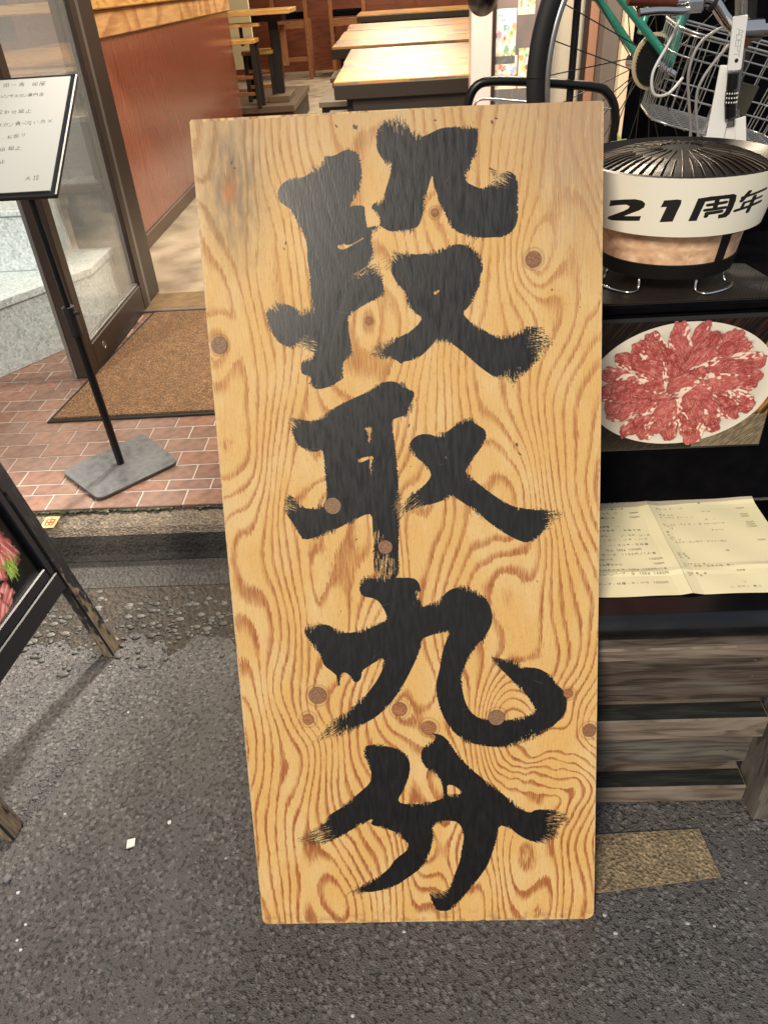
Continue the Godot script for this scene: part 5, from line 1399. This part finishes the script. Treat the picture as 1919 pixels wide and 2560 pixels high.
	for i in 60:
		var b0 := lerpf(-1.6, 0.97, i / 60.0)
		var b1 := lerpf(-1.6, 0.97, (i + 1) / 60.0)
		var r0 := 0.1495
		var r1 := 0.1685
		var d0 := Vector3(sin(b0), 0, cos(b0))
		var d1 := Vector3(sin(b1), 0, cos(b1))
		var yl := 0.108
		var yh := 0.200
		for k: float in [0.0, 0.0006]:
			q.tri(d0 * (r0 - k) + Vector3.UP * yl, d1 * (r0 - k) + Vector3.UP * yl, d1 * (r1 - k) + Vector3.UP * yh, d0 * (1 if k == 0.0 else -1), d1 * (1 if k == 0.0 else -1), d1 * (1 if k == 0.0 else -1), Vector2(i / 60.0, 1), Vector2((i + 1) / 60.0, 1), Vector2((i + 1) / 60.0, 0))
			q.tri(d0 * (r0 - k) + Vector3.UP * yl, d1 * (r1 - k) + Vector3.UP * yh, d0 * (r1 - k) + Vector3.UP * yh, d0 * (1 if k == 0.0 else -1), d1 * (1 if k == 0.0 else -1), d0 * (1 if k == 0.0 else -1), Vector2(i / 60.0, 1), Vector2((i + 1) / 60.0, 0), Vector2(i / 60.0, 0))
	part("paper_band", q, mat(Color.WHITE, 0.3, 0, tex(bim)), s)
	# two leaves of a creeper behind the stove
	var lf := thing("ivy_sprig", Vector3(0.375, 0.92, -1.56), "pale green ivy sprig peeping up behind the clay stove", "plant")
	q = MB.new()
	q.tube(arc([Vector3(0, 0, 0), Vector3(0.004, 0.08, 0.01), Vector3(0.0, 0.185, 0.02)]), 0.0012, 6)
	q.tube(arc([Vector3(0, 0, 0), Vector3(0.03, 0.09, 0.0), Vector3(0.045, 0.19, 0.01)]), 0.0012, 6)
	part("stem", q, mat(Color(0.30, 0.36, 0.16), 0.6), lf)
	for e in [[Vector3(0.0, 0.188, 0.02), 0.011, 0.2], [Vector3(0.045, 0.195, 0.012), 0.019, 1.2]]:
		q = MB.new()
		q.prism(Transform3D(Basis.from_euler(Vector3(-0.5, 0.3, e[2])), e[0]), PackedVector2Array([Vector2(0, -1) * e[1], Vector2(0.75, -0.35) * e[1], Vector2(0.55, 0.1) * e[1], Vector2(1.0, 0.75) * e[1], Vector2(0.3, 0.55) * e[1], Vector2(0, 1.3) * e[1], Vector2(-0.3, 0.55) * e[1], Vector2(-0.95, 0.7) * e[1], Vector2(-0.55, 0.1) * e[1], Vector2(-0.75, -0.4) * e[1]]), 0.0008)
		part("leaf", q, mat(Color(0.56, 0.66, 0.34), 0.5), lf)

# ---------- bicycles behind the stand ----------
func build_bikes(black_metal: Material, rubber: Material, chrome: Material, wire_m: Material, white_paint: Material) -> void:
	var green := mat(Color(0.13, 0.50, 0.42), 0.3, 0.2)
	green.clearcoat_enabled = true
	var g := thing("green_bicycle", Vector3.ZERO, "green framed bicycle raised behind the stand with one large spoked wheel showing", "bicycle")
	var hub := Vector3(0.577, 1.205, -2.00)
	var ax := Vector3(-0.86, 0.0, 0.51).normalized()
	var nm := ax.cross(Vector3.UP).normalized()
	if nm.z < 0:
		nm = -nm
	var wheel := Node3D.new()
	wheel.name = "wheel"; g.add_child(wheel, true)
	var q := MB.new()
	q.tube(hoop(hub, ax * 0.328, Vector3.UP * 0.328, 80), 0.019, 12, -1.0, false)
	part("tyre", q, rubber, wheel)
	q = MB.new()
	for k: float in [-0.008, 0.008]:
		q.tube(hoop(hub + nm * k, ax * 0.303, Vector3.UP * 0.303, 80), 0.008, 8, -1.0, false)
	part("rim", q, mat(Color(0.62, 0.62, 0.62), 0.3, 0.8), wheel)
	for i in 28:
		var a := TAU * i / 28.0
		var b := a + (0.9 if i % 2 == 0 else -0.9) * (1.0 if i % 4 < 2 else 0.4)
		var sgn := 1.0 if i % 2 == 0 else -1.0
		q = MB.new()
		q.tube([hub + (ax * cos(a) + Vector3.UP * sin(a)) * 0.30, hub + (ax * cos(b) + Vector3.UP * sin(b)) * 0.024 + nm * 0.026 * sgn], 0.0013, 5)
		part("spoke", q, mat(Color(0.22, 0.20, 0.18), 0.4, 0.7) if i == 0 else (wheel.get_node("spoke") as MeshInstance3D).material_override, wheel)
	q = MB.new()
	q.tube([hub - nm * 0.05, hub + nm * 0.05], 0.018, 14)
	part("hub", q, chrome, wheel)
	var dc := Vector3(0.577, 1.210, -1.955)
	var dx := Vector3(0.80, 0.0, -0.36).normalized()
	var dn := dx.cross(Vector3.UP).normalized()
	if dn.z < 0:
		dn = -dn
	var guard := Node3D.new()
	guard.name = "chain_guard"; g.add_child(guard, true)
	var fr := Transform3D(Basis(dx, dn, dx.cross(dn)), dc)
	q = MB.new()
	q.lathe(fr, [Vector2(0.0, 0.0), Vector2(0.050, 0.0), Vector2(0.056, -0.001), Vector2(0.056, -0.003), Vector2(0.0, -0.003)], 40)
	part("disc", q, mat(Color(0.72, 0.65, 0.53), 0.5), guard)
	q = MB.new()
	var tooth := PackedVector2Array()
	for i in 88:
		tooth.append(Vector2(cos(TAU * i / 88), sin(TAU * i / 88)) * (0.049 if i % 2 == 0 else 0.0455))
	q.prism(Transform3D(Basis(dx, dx.cross(dn) * -1.0, dn), dc + dn * 0.003), tooth, 0.003)
	part("chainring", q, mat(Color(0.07, 0.065, 0.06), 0.6, 0.3), guard)
	q = MB.new()
	bar(q, dc + dn * 0.012, dc + dn * 0.014 + Vector3(0.045, -0.028, 0), 0.014, 0.008, 0.002, dx)
	part("crank", q, chrome, guard)
	var tb := [[Vector3(0.445, 1.335, -1.985), Vector3(0.548, 1.222, -1.99), 0.0085, "seat_stay"], [Vector3(0.470, 1.345, -1.93), Vector3(0.612, 1.204, -1.925), 0.0085, "seat_stay"], [Vector3(0.575, 1.335, -2.02), Vector3(0.553, 1.262, -2.0), 0.008, "frame_tube"], [Vector3(0.634, 1.335, -1.97), Vector3(0.615, 1.205, -1.95), 0.010, "frame_tube"], [Vector3(0.66, 1.30, -2.02), Vector3(0.63, 1.235, -2.0), 0.008, "frame_tube"], [Vector3(0.445, 1.335, -1.985), Vector3(0.31, 1.52, -2.0), 0.012, "frame_tube"], [Vector3(0.634, 1.335, -1.97), Vector3(0.67, 1.56, -2.0), 0.012, "frame_tube"]]
	for e in tb:
		q = MB.new()
		q.tube([e[0], e[1]], e[2], 12)
		part(e[3], q, green, g)
	# saddle nose, seen at the top edge
	q = MB.new()
	var sp := SphereMesh.new()
	sp.radius = 1.0; sp.height = 2.0
	var sad := part("saddle", sp, mat(Color(0.05, 0.05, 0.05), 0.35), g)
	sad.transform = Transform3D(Basis.from_scale(Vector3(0.034, 0.040, 0.11)), Vector3(0.196, 1.352, -2.02))
	# black tubular rack in front of the shop window
	var rk := thing("tubular_rack", Vector3.ZERO, "black bent tube bicycle rack behind the top right of the lettered board", "bicycle rack")
	q = MB.new()
	var zr := -1.90
	q.tube(arc([Vector3(0.150, 0.14, zr), Vector3(0.150, 0.8, zr), Vector3(0.153, 1.09, zr), Vector3(0.158, 1.155, zr), Vector3(0.176, 1.188, zr), Vector3(0.212, 1.196, zr), Vector3(0.30, 1.19, zr), Vector3(0.43, 1.174, zr), Vector3(0.470, 1.158, zr), Vector3(0.492, 1.115, zr), Vector3(0.493, 1.03, zr), Vector3(0.49, 0.6, zr), Vector3(0.49, 0.14, zr)], 8), 0.010, 12)
	part("hoop", q, black_metal, rk)
	q = MB.new()
	q.tube(arc([Vector3(0.166, 1.11, zr + 0.004), Vector3(0.172, 1.150, zr + 0.004), Vector3(0.196, 1.162, zr + 0.004), Vector3(0.30, 1.150, zr + 0.004), Vector3(0.48, 1.128, zr + 0.004)], 6), 0.0025, 8)
	part("tie_wire", q, wire_m, rk)
	q = MB.new()
	q.tube([Vector3(0.388, 0.14, zr - 0.012), Vector3(0.388, 1.34, zr - 0.012)], 0.008, 10)
	part("upright", q, black_metal, rk)
	# white bicycle: bars, stem, head tube, cables, lock, basket
	var w := thing("white_bicycle", Vector3.ZERO, "white bicycle with chrome handlebar and wire basket behind the clay stove", "bicycle")
	q = MB.new()
	q.tube(arc([Vector3(0.528, 1.330, -1.70), Vector3(0.570, 1.331, -1.70), Vector3(0.600, 1.326, -1.70), Vector3(0.626, 1.300, -1.70), Vector3(0.650, 1.281, -1.70), Vector3(0.68, 1.277, -1.70), Vector3(0.80, 1.277, -1.70), Vector3(0.86, 1.29, -1.70), Vector3(0.92, 1.33, -1.70)], 6), 0.0115, 14)
	part("handlebar", q, chrome, w)
	q = MB.new()
	q.tube([Vector3(0.440, 1.343, -1.70), Vector3(0.530, 1.334, -1.70)], 0.015, 14)
	part("grip", q, mat(Color(0.36, 0.16, 0.09), 0.6), w)
	q = MB.new()
	q.tube(arc([Vector3(0.452, 1.318, -1.66), Vector3(0.49, 1.319, -1.665), Vector3(0.535, 1.316, -1.675), Vector3(0.560, 1.318, -1.69)], 5), 0.007, 10)
	q.box(at(Vector3(0.562, 1.322, -1.69)), Vector3(0.03, 0.022, 0.03), 0.004)
	part("brake_lever", q, chrome, w)
	q = MB.new()
	q.tube([Vector3(0.555, 1.330, -1.70), Vector3(0.572, 1.331, -1.70)], 0.0155, 14)
	part("lever_clamp", q, mat(Color(0.42, 0.42, 0.43), 0.4), w)
	q = MB.new()
	q.tube([Vector3(0.596, 1.326, -1.70), Vector3(0.603, 1.323, -1.70)], 0.014, 14)
	part("shim", q, rubber, w)
	q = MB.new()
	q.tube([Vector3(0.668, 1.296, -1.715), Vector3(0.678, 1.13, -1.715)], 0.0125, 16)
	q.tube([Vector3(0.655, 1.277, -1.70), Vector3(0.70, 1.277, -1.70)], 0.0185, 18)
	part("stem", q, chrome, w)
	q = MB.new()
	q.tube([Vector3(0.668, 1.258, -1.694), Vector3(0.668, 1.258, -1.68)], 0.0085, 14)
	part("stem_bolt", q, mat(Color(0.34, 0.22, 0.13), 0.4, 0.6), w)
	q = MB.new()
	q.tube([Vector3(0.677, 1.14, -1.715), Vector3(0.678, 1.126, -1.715)], 0.019, 18)
	q.tube([Vector3(0.678, 1.122, -1.715), Vector3(0.679, 1.112, -1.715)], 0.021, 18)
	part("headset", q, chrome, w)
	q = MB.new()
	q.tube([Vector3(0.679, 1.111, -1.715), Vector3(0.705, 0.86, -1.715)], 0.027, 18)
	part("head_tube", q, white_paint, w)
	q = MB.new()
	q.tube([Vector3(0.6835, 1.085, -1.715), Vector3(0.6865, 1.060, -1.715)], 0.0275, 18)
	part("band", q, mat(Color(0.09, 0.09, 0.08), 0.5), w)
	q = MB.new()
	bar(q, Vector3(0.648, 1.222, -1.688), Vector3(0.640, 1.00, -1.676), 0.036, 0.006, 0.002, Vector3.RIGHT)
	part("strap", q, white_paint, w)
	q = MB.new()
	bar(q, Vector3(0.690, 1.128, -1.690), Vector3(0.712, 1.03, -1.684), 0.022, 0.005, 0.0015, Vector3.RIGHT)
	part("strap", q, white_paint, w)
	# lettered tag of the lock
	var im := Image.create(64, 256, false, Image.FORMAT_RGB8)
	im.fill(Color(0.84, 0.84, 0.83))
	var px := 196.0
	for i in 5:
		# the letters run down the tag, turned a quarter
		var glyph := "ADEPT"[i]
		write(im, glyph, Vector2(52, 60 + i * 26), 28.0, 20.0, 2.0, Color(0.66, 0.66, 0.66), PI / 2)
	q = MB.new()
	var ta := Vector3(0.6445, 1.303, -1.672)
	var tbm := Vector3(0.652, 1.215, -1.672)
	q.quad(ta + Vector3(-0.013, 0, 0.0035), ta + Vector3(0.013, 0, 0.0035), tbm + Vector3(0.011, 0, 0.0035), tbm + Vector3(-0.013, 0, 0.0035), Vector3.BACK, Vector2(0, 0), Vector2(1, 0), Vector2(1, 1), Vector2(0, 1))
	var tagm := mat(Color.WHITE, 0.35, 0, tex(im))
	var tg := Node3D.new()
	tg.name = "lock_tag"; w.add_child(tg, true)
	part("face", q, tagm, tg)
	q = MB.new()
	bar(q, ta + Vector3(0, 0, 0.0005), tbm + Vector3(0, 0, 0.0005), 0.026, 0.0055, 0.001, Vector3.RIGHT)
	part("plate", q, white_paint, tg)
	q = MB.new()
	q.tube([tbm + Vector3(0.0, 0.016, 0.003), tbm + Vector3(0.0, 0.016, 0.0045)], 0.0035, 12)
	part("rivet", q, rubber, tg)
	var lk := Node3D.new()
	lk.name = "combination_lock"; w.add_child(lk, true)
	q = MB.new()
	q.tube([Vector3(0.652, 1.21, -1.672), Vector3(0.655, 1.182, -1.672)], 0.0105, 12)
	part("body", q, black_metal, lk)
	q = MB.new()
	q.tube([Vector3(0.658, 1.156, -1.672), Vector3(0.663, 1.132, -1.672)], 0.0105, 12)
	part("lower_body", q, black_metal, lk)
	for i in 3:
		q = MB.new()
		var c := Vector3(0.6554 + i * 0.0009, 1.179 - i * 0.0078, -1.672)
		q.tube([c, c + Vector3(0.0008, -0.0066, 0)], 0.0112, 14)
		part("dial", q, mat(Color(0.10, 0.10, 0.10), 0.35, 0.3) if i == 0 else (lk.get_node("dial") as MeshInstance3D).material_override, lk)
	q = MB.new()
	for i in 3:
		for k in 6:
			var a := -1.1 + k * 0.44
			q.box(at(Vector3(0.6558 + i * 0.0009 + sin(a) * 0.0113, 1.1757 - i * 0.0078, -1.672 + cos(a) * 0.0113)), Vector3(0.0018, 0.0030, 0.0012), 0.0)
	part("digits", q, white_paint, lk)
	var cab := mat(Color(0.52, 0.51, 0.50), 0.4)
	for e in [[[0.632, 1.288, -1.70], [0.585, 1.262, -1.69], [0.570, 1.215, -1.685], [0.583, 1.157, -1.69], [0.600, 1.095, -1.70], [0.60, 1.02, -1.72]], [[0.640, 1.256, -1.69], [0.597, 1.205, -1.675], [0.591, 1.163, -1.675], [0.612, 1.09, -1.68], [0.640, 1.03, -1.69], [0.66, 0.95, -1.70]]]:
		var pts := []
		for p in e:
			pts.append(Vector3(p[0], p[1], p[2]))
		q = MB.new()
		q.tube(arc(pts, 6), 0.0030, 8)
		part("brake_cable", q, cab, w)
	q = MB.new()
	q.tube(arc([Vector3(0.548, 1.300, -1.72), Vector3(0.530, 1.262, -1.71), Vector3(0.505, 1.215, -1.70), Vector3(0.513, 1.178, -1.70), Vector3(0.545, 1.176, -1.71), Vector3(0.575, 1.200, -1.73)], 7), 0.0030, 8)
	part("lock_cable", q, mat(Color(0.75, 0.75, 0.74), 0.35), w)
	# basket: rims, uprights, base grid; a little tilted, as it hangs
	var bk := Node3D.new()
	bk.name = "basket"; w.add_child(bk, true)
	var bx := Vector3(0.962, -0.262, 0.07).normalized()
	var by := Vector3(0.235, 0.965, 0.10)
	by = (by - bx * by.dot(bx)).normalized()
	var bz := bx.cross(by).normalized()
	var BO := Vector3(0.592, 1.276, -1.83)
	var B := func(x: float, y: float, z: float) -> Vector3: return BO + bx * x + by * y + bz * z
	var ring := func(y: float, ins: float) -> Array:
		var r := []
		var w0 := 0.36
		var d0 := 0.22
		for c in [[w0 - ins - 0.05, -0.05 - ins, 0.0, PI / 2], [ins + 0.05, -0.05 - ins, PI / 2, PI], [ins + 0.05, -d0 + ins + 0.05, PI, PI * 1.5], [w0 - ins - 0.05, -d0 + ins + 0.05, PI * 1.5, TAU]]:
			for i in 6:
				var a := lerpf(c[2], c[3], i / 5.0)
				r.append(B.call(c[0] + cos(a) * 0.05, y, c[1] + sin(a) * 0.05))
		r.append(r[0])
		return r
	for lv in [[0.0, 0.0, 0.0026], [-0.006, 0.002, 0.0018], [-0.045, 0.004, 0.0020], [-0.118, 0.010, 0.0020], [-0.175, 0.016, 0.0024]]:
		q = MB.new()
		q.tube(ring.call(lv[0], lv[1]), lv[2], 7, -1.0, false)
		part("rim_wire", q, wire_m, bk)
	var top: Array = ring.call(0.0, 0.001)
	var bot: Array = ring.call(-0.175, 0.017)
	var tl := []
	# uprights: dense round the left corners, wider along the long sides
	for seg in top.size() - 1:
		var n := 1 if (top[seg] as Vector3).distance_to(top[seg + 1]) < 0.03 else (7 if (top[seg] as Vector3).distance_to(top[seg + 1]) > 0.2 else 5)
		for k in n:
			var f := float(k) / n
			tl.append([(top[seg] as Vector3).lerp(top[seg + 1], f), (bot[seg] as Vector3).lerp(bot[seg + 1], f)])
	for e in tl:
		q = MB.new()
		q.tube([e[0], e[1]], 0.0014, 5)
		part("upright_wire", q, wire_m, bk)
	for i in 9:
		q = MB.new()
		var z := -0.03 - 0.02 * i
		q.tube([B.call(0.018, -0.176, z), B.call(0.342, -0.176, z)], 0.0014, 5)
		part("base_wire", q, wire_m, bk)
	for i in 7:
		q = MB.new()
		var x := 0.05 + 0.045 * i
		q.tube([B.call(x, -0.178, -0.016), B.call(x, -0.178, -0.204)], 0.0014, 5)
		part("base_wire", q, wire_m, bk)
	q = MB.new()
	q.box(Transform3D(Basis(bx, by, bz), B.call(0.17, -0.09, 0.006)), Vector3(0.06, 0.06, 0.004), 0.002)
	part("mount_plate", q, mat(Color(0.45, 0.43, 0.38), 0.35, 0.8), bk)
	# the rest of the bicycle, hidden by the stand
	q = MB.new()
	q.tube(hoop(Vector3(0.71, 0.445, -1.95), Vector3(0.06, 0, 0.245), Vector3.UP * 0.255, 48), 0.022, 10, -1.0, false)
	part("front_wheel", q, rubber, w)
	q = MB.new()
	for k: float in [-0.05, 0.05]:
		q.tube(arc([Vector3(0.705 + k * 0.5, 0.86, -1.72), Vector3(0.708 + k, 0.7, -1.80), Vector3(0.71 + k, 0.445, -1.95)], 5), 0.011, 10)
	part("fork", q, white_paint, w)
